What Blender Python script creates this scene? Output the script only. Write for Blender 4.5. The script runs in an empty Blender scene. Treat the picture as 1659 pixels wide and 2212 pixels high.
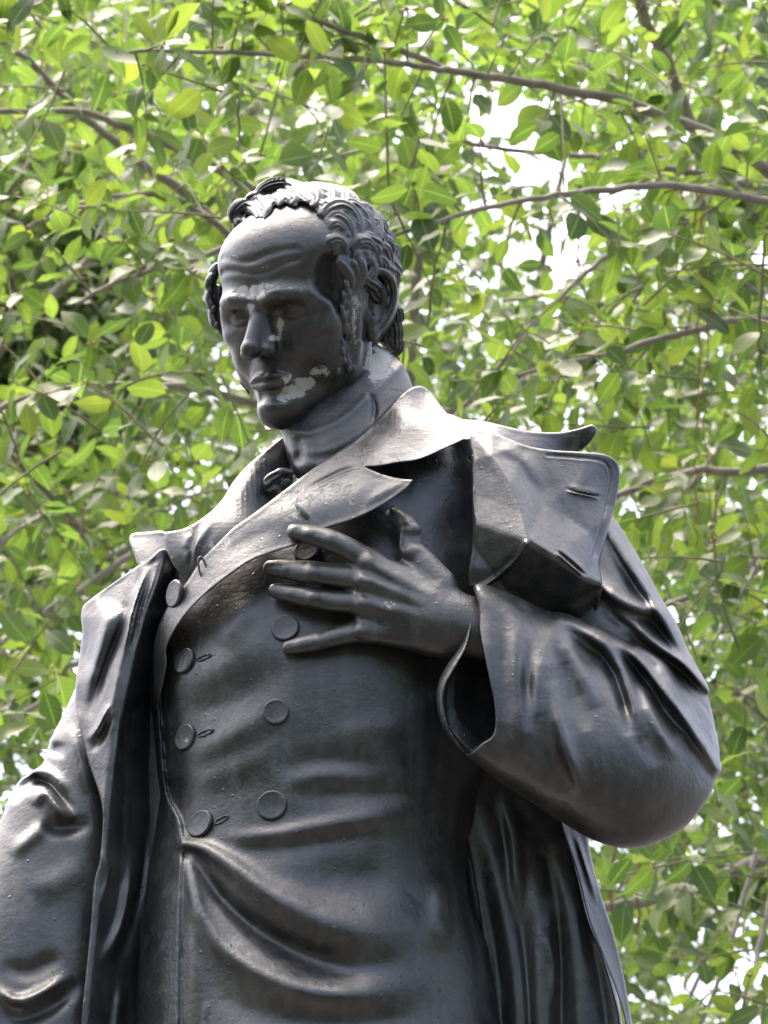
import bpy, math, random
import numpy as np
from mathutils import Vector
from mathutils.geometry import delaunay_2d_cdt

# ------------------------------------------------------------------ camera, sky, sun, exposure
PITCH = math.radians(22.0)
PXM = 0.0006                       # metres per photo unit (1659 x 2212 units) at the statue
DPX = 6.5 / PXM                    # statue is 6.5 m from the camera
CAM = np.array([0.0, 0.0, 1.6])
RIGHT = np.array([1.0, 0, 0])
FWD = np.array([0, math.cos(PITCH), math.sin(PITCH)])
UP = np.array([0, -math.sin(PITCH), math.cos(PITCH)])

scene = bpy.context.scene
cam_d = bpy.data.cameras.new('camera')
cam = bpy.data.objects.new('camera', cam_d)
scene.collection.objects.link(cam)
cam.location = CAM
cam.rotation_euler = (math.pi / 2 + PITCH, 0, 0)
cam_d.sensor_fit = 'VERTICAL'
cam_d.angle = 2 * math.atan(1106 / DPX)
cam_d.clip_start = 0.1
cam_d.clip_end = 5000
cam_d.dof.use_dof = True
cam_d.dof.focus_distance = 6.4
cam_d.dof.aperture_fstop = 11.0
scene.camera = cam

SUN_EL, SUN_AZ = math.radians(70), math.radians(-35)     # azimuth from +Y towards +X
world = bpy.data.worlds.new('World')
scene.world = world
world.use_nodes = True
wn = world.node_tree.nodes
sky = wn.new('ShaderNodeTexSky')
sky.sky_type = 'NISHITA'
sky.sun_disc = False
sky.sun_elevation = SUN_EL
sky.sun_rotation = SUN_AZ
sky.air_density = 0.8
sky.dust_density = 10.0
sky.ozone_density = 1.0
wn['Background'].inputs['Strength'].default_value = 0.15
world.node_tree.links.new(sky.outputs[0], wn['Background'].inputs[0])
sun_d = bpy.data.lights.new('sun', 'SUN')
sun_d.energy = 0.65
sun_d.angle = math.radians(55)
sun_d.color = (1.0, 0.965, 0.91)
sun = bpy.data.objects.new('sun', sun_d)
scene.collection.objects.link(sun)
sdir = Vector((math.sin(SUN_AZ) * math.cos(SUN_EL), math.cos(SUN_AZ) * math.cos(SUN_EL), math.sin(SUN_EL)))
sun.rotation_euler = sdir.to_track_quat('Z', 'Y').to_euler()
scene.view_settings.view_transform = 'Standard'
scene.view_settings.look = 'None'
scene.view_settings.exposure = 2.4
scene.view_settings.gamma = 1.0
scene.view_settings.use_curve_mapping = False

# ------------------------------------------------------------------ helpers
COL = scene.collection
rng = np.random.default_rng(7)
random.seed(7)


def lean(v):                       # depth of the upright body axis at photo height v
    return 0.404 * (v - 1500.0)


def unproj(u, v, d):               # photo position + depth towards the camera -> world
    u = np.asarray(u, float); v = np.asarray(v, float); d = np.asarray(d, float)
    k = 1 - d / DPX
    X = (u - 829.5) * k; Y = (1106.0 - v) * k
    return (CAM + (DPX - d)[..., None] * PXM * FWD + X[..., None] * PXM * RIGHT + Y[..., None] * PXM * UP)


def design2world(P):
    return CAM + (DPX - P[:, 2:3]) * PXM * FWD + P[:, 0:1] * PXM * RIGHT + P[:, 1:2] * PXM * UP


def ray_point(u, v, dist):         # point seen at photo position (u,v) at a distance in metres along the view axis
    u = np.asarray(u, float); v = np.asarray(v, float); dist = np.asarray(dist, float)
    s = dist / DPX
    return CAM + dist[..., None] * FWD + ((u - 829.5) * s)[..., None] * RIGHT + ((1106 - v) * s)[..., None] * UP


def world2photo(P):
    Q = P - CAM
    z = Q @ FWD
    return 829.5 + (Q @ RIGHT) / z * DPX, 1106 - (Q @ UP) / z * DPX, z


def make_mesh(name, verts, faces, smooth=True):
    me = bpy.data.meshes.new(name)
    faces = np.asarray(faces, np.int32)
    n, k = faces.shape
    me.vertices.add(len(verts)); me.loops.add(n * k); me.polygons.add(n)
    me.vertices.foreach_set('co', np.asarray(verts, np.float32).ravel())
    me.loops.foreach_set('vertex_index', faces.ravel())
    me.polygons.foreach_set('loop_start', np.arange(0, n * k, k, dtype=np.int32))
    me.polygons.foreach_set('loop_total', np.full(n, k, np.int32))
    if smooth:
        me.polygons.foreach_set('use_smooth', np.ones(n, bool))
    me.update(calc_edges=True)
    me.validate()
    return me


def add_obj(name, me, mat=None, parent=None):
    o = bpy.data.objects.new(name, me)
    if mat is not None and me is not None and not me.materials:
        me.materials.append(mat)
    COL.objects.link(o)
    if parent is not None:
        o.parent = parent
    return o


def spline(pts, closed=False, step=7.0):
    P = [np.array(p[:2], float) for p in pts]
    corner = [len(p) > 2 and p[2] == 'c' for p in pts]
    n = len(P); out = []
    for i in range(n if closed else n - 1):
        a, b = P[i], P[(i + 1) % n]
        pa = P[i - 1] if (closed or i > 0) else a
        pb = P[(i + 2) % n] if (closed or i + 2 < n) else b
        ma = (b - a) if corner[i] else (b - pa) * 0.5
        mb = (b - a) if corner[(i + 1) % n] else (pb - a) * 0.5
        L = np.linalg.norm(b - a)
        ma = ma * min(1, L / (np.linalg.norm(ma) + 1e-9)); mb = mb * min(1, L / (np.linalg.norm(mb) + 1e-9))
        m = max(2, int(L / step))
        t = (np.arange(m) / m)[:, None]
        out.append((2 * t**3 - 3 * t**2 + 1) * a + (t**3 - 2 * t**2 + t) * ma + (-2 * t**3 + 3 * t**2) * b + (t**3 - t**2) * mb)
    if not closed:
        out.append(P[-1][None])
    return np.concatenate(out)


def seg_dist(U, V, poly):          # unsigned squared distance to an open polyline, with parameter
    best = np.full(U.shape, 1e18, np.float32); par = np.zeros(U.shape, np.float32); side = np.zeros(U.shape, np.float32)
    n = len(poly) - 1
    for i in range(n):
        ax, ay = poly[i]; bx, by = poly[i + 1]
        dx, dy = bx - ax, by - ay
        L2 = dx * dx + dy * dy + 1e-12
        t = np.clip(((U - ax) * dx + (V - ay) * dy) / L2, 0, 1)
        ex = U - ax - t * dx; ey = V - ay - t * dy
        d2 = ex * ex + ey * ey
        m = d2 < best
        best = np.where(m, d2, best); par = np.where(m, (i + t) / n, par); side = np.where(m, dx * ey - dy * ex, side)
    return np.sqrt(best), par, np.sign(side)


def poly_sdf_raw(U, V, poly):      # positive inside
    best = np.full(U.shape, 1e18, np.float32); ins = np.zeros(U.shape, bool)
    n = len(poly)
    for i in range(n):
        ax, ay = poly[i]; bx, by = poly[(i + 1) % n]
        dx, dy = bx - ax, by - ay
        L2 = dx * dx + dy * dy + 1e-12
        t = np.clip(((U - ax) * dx + (V - ay) * dy) / L2, 0, 1)
        d2 = (U - ax - t * dx) ** 2 + (V - ay - t * dy) ** 2
        np.minimum(best, d2, out=best)
        if abs(dy) > 1e-9:
            c = ((ay > V) != (by > V)) & (U < dx * (V - ay) / dy + ax)
            ins ^= c
    d = np.sqrt(best)
    return np.where(ins, d, -d)


def upsample(C, cu, cv, U1, V1):
    fu = np.clip((U1 - cu[0]) / (cu[1] - cu[0]), 0, len(cu) - 1.001); fv = np.clip((V1 - cv[0]) / (cv[1] - cv[0]), 0, len(cv) - 1.001)
    iu = fu.astype(int); iv = fv.astype(int); a = fu - iu; b = fv - iv
    a = a[:, None]; b = b[None, :]
    return ((1 - a) * (1 - b) * C[np.ix_(iu, iv)] + a * (1 - b) * C[np.ix_(iu + 1, iv)]
            + (1 - a) * b * C[np.ix_(iu, iv + 1)] + a * b * C[np.ix_(iu + 1, iv + 1)])


def poly_sdf(u1, v1, poly, band=14):
    st = 8.0
    cu = np.arange(u1[0] - st, u1[-1] + 2 * st, st); cv = np.arange(v1[0] - st, v1[-1] + 2 * st, st)
    CU, CV = np.meshgrid(cu, cv, indexing='ij')
    D = upsample(poly_sdf_raw(CU, CV, poly), cu, cv, u1, v1).astype(np.float32)
    m = np.abs(D) < band
    U, V = np.meshgrid(u1, v1, indexing='ij')
    D[m] = poly_sdf_raw(U[m].astype(np.float32), V[m].astype(np.float32), poly)
    return D


def box_blur(M, r):
    r = int(r)
    if r < 1:
        return M
    for _ in range(3):
        for ax in (0, 1):
            P = np.pad(M, [(r + 1, r) if k == ax else (0, 0) for k in (0, 1)], mode='edge')
            c = np.cumsum(P, axis=ax, dtype=np.float64)
            n = M.shape[ax]
            if ax == 0:
                M = (c[2 * r + 1:2 * r + 1 + n] - c[:n]) / (2 * r + 1)
            else:
                M = (c[:, 2 * r + 1:2 * r + 1 + n] - c[:, :n]) / (2 * r + 1)
    return M


def smooth01(x):
    x = np.clip(x, 0, 1)
    return x * x * (3 - 2 * x)


def stroke_map(u1, v1, strokes):
    M = np.zeros((len(u1), len(v1)), np.float32)
    for st in strokes:
        pts, w, h = st[:3]
        kind = st[3] if len(st) > 3 else 'g'
        w0, w1 = (w if isinstance(w, tuple) else (w, w))
        hs = h if isinstance(h, (tuple, list)) else None
        pl = spline(pts, False, 14.0)
        reach = 3.2 * max(w0, w1) + (90 if 's' in kind else 0)
        i0, i1 = np.searchsorted(u1, [pl[:, 0].min() - reach, pl[:, 0].max() + reach])
        j0, j1 = np.searchsorted(v1, [pl[:, 1].min() - reach, pl[:, 1].max() + reach])
        if i1 <= i0 or j1 <= j0:
            continue
        U, V = np.meshgrid(u1[i0:i1].astype(np.float32), v1[j0:j1].astype(np.float32), indexing='ij')
        d, t, sd = seg_dist(U, V, pl)
        ww = w0 + (w1 - w0) * t
        hh = np.interp(t, np.linspace(0, 1, len(hs)), hs) if hs is not None else h
        if 'n' not in kind:
            hh = hh * smooth01(t / 0.38) * smooth01((1 - t) / 0.38)
        if 's' in kind:            # one-sided step: + side of the line is raised and eases away
            x = d * sd
            prof = smooth01(x / (2 * ww) + 0.5) * np.exp(-np.maximum(x, 0) / 60.0)
            prof = prof * np.exp(-(np.maximum(d - 80, 0) / 20) ** 2)
        elif 'r' in kind:          # sharp crest, softened sides
            prof = np.exp(-np.sqrt((d / ww) ** 2 + 0.05) * 1.25 + 0.28)
            prof = prof * smooth01((reach - d) / (0.4 * reach))
        else:
            prof = np.exp(-(d / ww) ** 2)
        M[i0:i1, j0:j1] += (hh * prof).astype(np.float32)
    return M


def tps(ctrl, u1, v1):
    C = np.array([c[:3] for c in ctrl], float)
    n = len(C); P = C[:, :2] / 400.0
    def ker(r2): return np.where(r2 > 0, 0.5 * r2 * np.log(r2 + 1e-20), 0)
    K = ker(((P[:, None] - P[None]) ** 2).sum(-1)) + np.eye(n) * 0.002
    Q = np.c_[np.ones(n), P]
    Am = np.zeros((n + 3, n + 3)); Am[:n, :n] = K; Am[:n, n:] = Q; Am[n:, :n] = Q.T
    sol = np.linalg.solve(Am, np.r_[C[:, 2], 0, 0, 0])
    st = 10.0
    cu = np.arange(u1[0] - st, u1[-1] + 2 * st, st); cv = np.arange(v1[0] - st, v1[-1] + 2 * st, st)
    U, V = np.meshgrid(cu / 400, cv / 400, indexing='ij')
    E = sol[n] + sol[n + 1] * U + sol[n + 2] * V
    for i in range(n):
        E = E + sol[i] * ker((U - P[i, 0]) ** 2 + (V - P[i, 1]) ** 2)
    return upsample(E, cu, cv, u1, v1).astype(np.float32)


def facets(ctrl, edges, u1, v1, blur):      # piecewise planar depth with crease edges
    E = tps(ctrl, u1, v1)
    C = [Vector(c[:2]) for c in ctrl]
    vo, _, fo, ov, _, _ = delaunay_2d_cdt(C, edges, [], 0, 1e-5)
    val = []
    for k, src in enumerate(ov):
        if src:
            val.append(ctrl[src[0]][2])
        else:
            i = int(np.clip(np.searchsorted(u1, vo[k][0]), 0, len(u1) - 1)); j = int(np.clip(np.searchsorted(v1, vo[k][1]), 0, len(v1) - 1))
            val.append(E[i, j])
    for f in fo:
        (ax, ay), (bx, by), (cx, cy) = [vo[i] for i in f]
        za, zb, zc = [val[i] for i in f]
        i0, i1 = np.searchsorted(u1, [min(ax, bx, cx), max(ax, bx, cx) + 1e-3]); j0, j1 = np.searchsorted(v1, [min(ay, by, cy), max(ay, by, cy) + 1e-3])
        if i1 <= i0 or j1 <= j0:
            continue
        U, V = np.meshgrid(u1[i0:i1], v1[j0:j1], indexing='ij')
        det = (by - cy) * (ax - cx) + (cx - bx) * (ay - cy)
        if abs(det) < 1e-9:
            continue
        l1 = ((by - cy) * (U - cx) + (cx - bx) * (V - cy)) / det
        l2 = ((cy - ay) * (U - cx) + (ax - cx) * (V - cy)) / det
        l3 = 1 - l1 - l2
        m = (l1 >= -1e-6) & (l2 >= -1e-6) & (l3 >= -1e-6)
        E[i0:i1, j0:j1][m] = (l1 * za + l2 * zb + l3 * zc)[m]
    return box_blur(E, blur / (u1[1] - u1[0]) / 1.7).astype(np.float32)


def surface_nets(f):
    s = f < 0
    nx, ny, nz = f.shape
    cnt = np.zeros((nx - 1, ny - 1, nz - 1), np.uint8)
    for a in (0, 1):
        for b in (0, 1):
            for c in (0, 1):
                cnt += s[a:nx - 1 + a, b:ny - 1 + b, c:nz - 1 + c]
    I = np.array(np.nonzero((cnt > 0) & (cnt < 8))).T
    ids = np.full(cnt.shape, -1, np.int32); ids[I[:, 0], I[:, 1], I[:, 2]] = np.arange(len(I))
    corners = [(a, b, c) for a in (0, 1) for b in (0, 1) for c in (0, 1)]
    val = {c: f[I[:, 0] + c[0], I[:, 1] + c[1], I[:, 2] + c[2]] for c in corners}
    acc = np.zeros((len(I), 3), np.float64); num = np.zeros(len(I))
    for c in corners:
        for ax in range(3):
            if c[ax] == 0:
                d = list(c); d[ax] = 1; d = tuple(d)
                fa, fb = val[c], val[d]
                m = (fa < 0) != (fb < 0)
                t = np.where(m, fa / np.where(m, fa - fb, 1), 0)
                p = np.tile(np.array(c, float), (len(I), 1)); p[:, ax] = t
                acc[m] += p[m]; num[m] += 1
    verts = I + acc / num[:, None]
    quads = []
    for ax in range(3):
        o1, o2 = [(1, 2), (2, 0), (0, 1)][ax]
        sl0 = [slice(1, -1)] * 3; sl1 = [slice(1, -1)] * 3
        sl0[ax] = slice(0, -1); sl1[ax] = slice(1, None)
        A0 = s[tuple(sl0)]; A1 = s[tuple(sl1)]
        E = np.array(np.nonzero(A0 != A1)).T
        if not len(E):
            continue
        inside = A0[E[:, 0], E[:, 1], E[:, 2]]
        G = E.copy(); G[:, o1] += 1; G[:, o2] += 1
        q = []
        for (da, db) in ((-1, -1), (0, -1), (0, 0), (-1, 0)):
            H = G.copy(); H[:, o1] += da; H[:, o2] += db
            q.append(ids[H[:, 0], H[:, 1], H[:, 2]])
        q = np.stack(q, 1)
        q[~inside] = q[~inside][:, ::-1]
        quads.append(q)
    return verts, np.concatenate(quads)


def laplace(verts, quads, it=2, lam=0.5):
    n = len(verts)
    a = quads.ravel(); b = np.roll(quads, -1, 1).ravel()
    i = np.r_[a, b]; j = np.r_[b, a]
    deg = np.bincount(i, minlength=n).astype(float)
    for k in range(it):
        for s in (lam, -lam * 0.9) if it > 1 else (lam,):
            av = np.stack([np.bincount(i, weights=verts[j, c], minlength=n) for c in range(3)], 1) / deg[:, None]
            verts = verts + s * (av - verts)
    return verts


# paint-loss patches: photo position, radii, strength
CHIPS = []


def chip_attr(me, W):
    u, v, z = world2photo(W)
    m = np.zeros(len(W))
    for (cu, cv, ru, rv, s) in CHIPS:
        m = np.maximum(m, s * np.exp(-(((u - cu) / ru) ** 2 + ((v - cv) / rv) ** 2)))
    m[z > 6.9] = 0
    at = me.attributes.new('chip', 'FLOAT', 'POINT')
    at.data.foreach_set('value', m.astype(np.float32))


BASE = np.zeros(3)


def statue_part(name, W, F, mat, parent):
    me = make_mesh(name, W - BASE, F)
    chip_attr(me, W)
    return add_obj(name, me, mat, parent)


def lattice(outline, res, pad=14):
    poly = spline(outline, True, 6.0)
    u1 = np.arange(poly[:, 0].min() - pad, poly[:, 0].max() + pad, res); v1 = np.arange(poly[:, 1].min() - pad, poly[:, 1].max() + pad, res)
    return poly, u1, v1


def depth_map(spec, u1, v1):
    if callable(spec):
        return spec(u1, v1)
    if isinstance(spec, dict):
        return facets(spec['p'], spec.get('e', []), u1, v1, spec.get('blur', 10))
    if isinstance(spec, (int, float)):
        return np.full((len(u1), len(v1)), float(spec), np.float32)
    return tps(spec, u1, v1)


def finish_lattice(Fv, u1, v1, w1, E, it=3):
    verts, quads = surface_nets(Fv)
    verts = laplace(verts, quads, it)
    iu = np.clip(verts[:, 0], 0, len(u1) - 1.001); iv = np.clip(verts[:, 1], 0, len(v1) - 1.001)
    a = iu.astype(int); b = iv.astype(int); x = iu - a; y = iv - b
    e = (1 - x) * (1 - y) * E[a, b] + x * (1 - y) * E[a + 1, b] + (1 - x) * y * E[a, b + 1] + x * y * E[a + 1, b + 1]
    u = u1[0] + verts[:, 0] * (u1[1] - u1[0]); v = v1[0] + verts[:, 1] * (v1[1] - v1[0])
    w = w1[0] + verts[:, 2] * (w1[1] - w1[0])
    W = unproj(u, v, lean(v) + e + w)
    return W, quads[:, ::-1]


def sheet(name, outline, depth, t, mat, parent, strokes=(), res=2.0, edge=0.0, rim=0.0):
    """a cloth sheet: outline, depth of its middle, half thickness"""
    poly, u1, v1 = lattice(outline, res)
    D = poly_sdf(u1, v1, poly)
    E = depth_map(depth, u1, v1)
    if strokes:
        E = E + stroke_map(u1, v1, strokes)
    gu, gv = np.gradient(E, res)
    slope = np.minimum(np.sqrt(1 + gu ** 2 + gv ** 2), 3.5)
    near = D > -12
    T = t + rim * np.exp(-(np.maximum(D, 0) / 7.0) ** 2)
    wm = float((T * slope)[near].max()) + 3 * res
    w1 = np.arange(-wm, wm + res, res)
    r = min(t * 0.8, 5.0)
    qx = (r - D)[:, :, None]
    qy = (np.abs(w1)[None, None, :] / slope[:, :, None] - (T - r)[:, :, None])
    Fv = np.minimum(np.maximum(qx, qy), 0) + np.hypot(np.maximum(qx, 0), np.maximum(qy, 0)) - r
    W, q = finish_lattice(Fv.astype(np.float32), u1, v1, w1, E)
    return statue_part(name, W, q, mat, parent)


def body_field(u1, v1, outline, R, T, Tb, w1, disp, soft=26):
    poly = spline(outline, True, 6.0)
    res = u1[1] - u1[0]
    D = poly_sdf(u1, v1, poly)
    B = box_blur(D, soft / res)
    D = D + (B - D) * smooth01((D - 8) / 60.0)
    q = np.maximum(1 - D / R, 0)
    Tm = np.where(w1 > 0, T, Tb)[None, None, :] if np.isscalar(T) else np.where(w1[None, None, :] > 0, T[:, :, None], Tb)
    Fv = (np.sqrt(q[:, :, None] ** 2 + (w1[None, None, :] / Tm) ** 2) - 1) * Tm
    if disp is not None:
        Fv = Fv - disp[:, :, None] * smooth01(w1 / 40.0 + 0.4)[None, None, :]
    return Fv.astype(np.float32), D


def body(name, outline, depth, R, T, Tb, mat, parent, strokes=(), res=3.0, soft=26, carve=None):
    poly, u1, v1 = lattice(outline, res, 20)
    E = depth_map(depth, u1, v1)
    Tm = depth_map(T, u1, v1) if not isinstance(T, (int, float)) else T
    disp = stroke_map(u1, v1, strokes) if strokes else None
    tmax = float(np.max(Tm)); dm = float(disp.max()) if disp is not None else 0
    w1 = np.arange(-Tb - 4 * res, tmax + dm + 4 * res, res)
    Fv, D = body_field(u1, v1, outline, R, Tm, Tb, w1, disp, soft)
    if carve is not None:
        Fv = carve(Fv, u1, v1, w1, E)
    ins = Fv < 0
    top = len(w1) - 1 - np.argmax(ins[:, :, ::-1], axis=2)
    a = np.take_along_axis(Fv, top[:, :, None], 2)[:, :, 0]; b = np.take_along_axis(Fv, np.minimum(top + 1, len(w1) - 1)[:, :, None], 2)[:, :, 0]
    FRONT[name] = (u1, v1, E + w1[0] + (top + np.clip(a / (a - b + 1e-9), 0, 1)) * res)
    W, q = finish_lattice(Fv, u1, v1, w1, E)
    return statue_part(name, W, q, mat, parent)


FRONT = {}


def front_at(name, u, v, r=10):
    u1, v1, M = FRONT[name]
    i = int(np.clip(np.searchsorted(u1, u), 4, len(u1) - 5)); j = int(np.clip(np.searchsorted(v1, v), 4, len(v1) - 5)); k = max(1, int(r / (u1[1] - u1[0])))
    P = M[max(0, i - k):i + k + 1, max(0, j - k):j + k + 1]
    gu = (M[min(i + k, len(u1) - 1), j] - M[max(i - k, 0), j]) / (2 * k * (u1[1] - u1[0])); gv = (M[i, min(j + k, len(v1) - 1)] - M[i, max(j - k, 0)]) / (2 * k * (u1[1] - u1[0]))
    return float(P.mean()), float(gu), float(gv)


# ---- volumetric modelling in a free box
class Vol:
    def __init__(s, lo, hi, h):
        s.lo = np.array(lo, float); s.h = h
        s.n = np.ceil((np.array(hi, float) - s.lo) / h).astype(int) + 1
        s.ax = [(s.lo[k] + np.arange(s.n[k]) * h).astype(np.float32) for k in range(3)]
        s.f = np.full(s.n, 50.0, np.float32)

    def box(s, lo, hi):
        sl = []
        for k in range(3):
            a = int(np.clip(np.floor((lo[k] - s.lo[k]) / s.h), 0, s.n[k])); b = int(np.clip(np.ceil((hi[k] - s.lo[k]) / s.h) + 1, 0, s.n[k]))
            sl.append(slice(a, b))
        sl = tuple(sl)
        X = s.ax[0][sl[0]][:, None, None]; Y = s.ax[1][sl[1]][None, :, None]; Z = s.ax[2][sl[2]][None, None, :]
        return sl, X, Y, Z

    def op(s, sl, d, k, sub):
        a = s.f[sl]
        if a.size == 0:
            return
        if sub:
            d = -d; h = np.maximum(k - np.abs(a - d), 0) / k
            s.f[sl] = np.maximum(a, d) + h * h * k * 0.25
        else:
            h = np.maximum(k - np.abs(a - d), 0) / k
            s.f[sl] = np.minimum(a, d) - h * h * k * 0.25

    def ell(s, c, r, k=0.5, sub=False, rz=0.0, ry=0.0, rx=0.0):
        c = np.array(c, float); r = np.array(r, float); m = r.max() + k + 2 * s.h if (rz or ry or rx) else r + k + 2 * s.h
        sl, X, Y, Z = s.box(c - m, c + m)
        x, y, z = X - c[0], Y - c[1], Z - c[2]
        if rz:
            x, y = x * math.cos(rz) + y * math.sin(rz), -x * math.sin(rz) + y * math.cos(rz)
        if ry:
            x, z = x * math.cos(ry) - z * math.sin(ry), x * math.sin(ry) + z * math.cos(ry)
        if rx:
            y, z = y * math.cos(rx) + z * math.sin(rx), -y * math.sin(rx) + z * math.cos(rx)
        k0 = np.sqrt((x / r[0]) ** 2 + (y / r[1]) ** 2 + (z / r[2]) ** 2)
        k1 = np.sqrt((x / r[0] ** 2) ** 2 + (y / r[1] ** 2) ** 2 + (z / r[2] ** 2) ** 2) + 1e-6
        s.op(sl, (k0 * (k0 - 1) / k1).astype(np.float32), k, sub)

    def cap(s, pts, rad, k=0.5, sub=False):
        pts = [np.array(p, float) for p in pts]
        rad = rad if isinstance(rad, (list, tuple)) else [rad] * len(pts)
        if 2 < len(pts) < 12:
            A = np.array(pts); n = len(A); tt = np.linspace(0, n - 1, (n - 1) * 4 + 1); i = np.minimum(tt.astype(int), n - 2); x = (tt - i)[:, None]
            Q = np.vstack([2 * A[0] - A[1], A, 2 * A[-1] - A[-2]])
            p0, p1, p2, p3 = Q[i], Q[i + 1], Q[i + 2], Q[i + 3]
            pts = list(0.5 * (2 * p1 + (p2 - p0) * x + (2 * p0 - 5 * p1 + 4 * p2 - p3) * x ** 2 + (3 * p1 - 3 * p2 + p3 - p0) * x ** 3))
            rad = list(np.interp(tt, np.arange(n), rad))
        lo = np.min([p - r for p, r in zip(pts, rad)], 0) - k - 2 * s.h; hi = np.max([p + r for p, r in zip(pts, rad)], 0) + k + 2 * s.h
        sl, X, Y, Z = s.box(lo, hi)
        best = None
        for a, b, ra, rb in zip(pts[:-1], pts[1:], rad[:-1], rad[1:]):
            ba = b - a; L2 = float(ba @ ba) + 1e-9
            t = np.clip(((X - a[0]) * ba[0] + (Y - a[1]) * ba[1] + (Z - a[2]) * ba[2]) / L2, 0, 1)
            d = np.sqrt((X - a[0] - t * ba[0]) ** 2 + (Y - a[1] - t * ba[1]) ** 2 + (Z - a[2] - t * ba[2]) ** 2) - (ra + (rb - ra) * t)
            best = d if best is None else np.minimum(best, d)
        s.op(sl, best.astype(np.float32), k, sub)

    def mesh(s, it=3, largest=False):
        v, q = surface_nets(s.f)
        if largest:
            lab = np.arange(len(v))
            while True:
                old = lab.copy()
                m = lab[q].min(1)
                for c in range(4):
                    np.minimum.at(lab, q[:, c], m)
                lab = lab[lab]
                if (lab == old).all():
                    break
            big = np.bincount(lab).argmax()
            q = q[lab[q[:, 0]] == big]
            used = np.unique(q); remap = np.zeros(len(v), int); remap[used] = np.arange(len(used))
            v = v[used]; q = remap[q]
        v = laplace(v, q, it)
        return s.lo + v * s.h, q


# ------------------------------------------------------------------ materials
def new_mat(name):
    m = bpy.data.materials.new(name)
    m.use_nodes = True
    return m, m.node_tree.nodes, m.node_tree.links, m.node_tree.nodes['Principled BSDF']


def ramp(nodes, links, src, stops):
    r = nodes.new('ShaderNodeValToRGB')
    el = r.color_ramp.elements
    while len(el) < len(stops):
        el.new(0.5)
    for e, (p, c) in zip(el, stops):
        e.position = p
        e.color = (*c, 1) if len(c) == 3 else c
    links.new(src, r.inputs[0])
    return r.outputs[0]


def math_node(nodes, links, op, a, b=None, clamp=False):
    n = nodes.new('ShaderNodeMath'); n.operation = op; n.use_clamp = clamp
    for i, x in enumerate((a, b)):
        if x is None:
            continue
        if isinstance(x, (int, float)):
            n.inputs[i].default_value = x
        else:
            links.new(x, n.inputs[i])
    return n.outputs[0]


def noise(nodes, links, co, scale, detail=4, rough=0.55, dist=0.0):
    n = nodes.new('ShaderNodeTexNoise')
    n.inputs['Scale'].default_value = scale; n.inputs['Detail'].default_value = detail
    n.inputs['Roughness'].default_value = rough; n.inputs['Distortion'].default_value = dist
    links.new(co, n.inputs['Vector'])
    return n.outputs['Fac']


def mixc(nodes, links, fac, a, b):
    n = nodes.new('ShaderNodeMix'); n.data_type = 'RGBA'
    for sock, x in ((n.inputs[0], fac), (n.inputs[6], a), (n.inputs[7], b)):
        if isinstance(x, (int, float)):
            sock.default_value = x
        elif isinstance(x, tuple):
            sock.default_value = (*x, 1)
        else:
            links.new(x, sock)
    return n.outputs[2]


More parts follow.
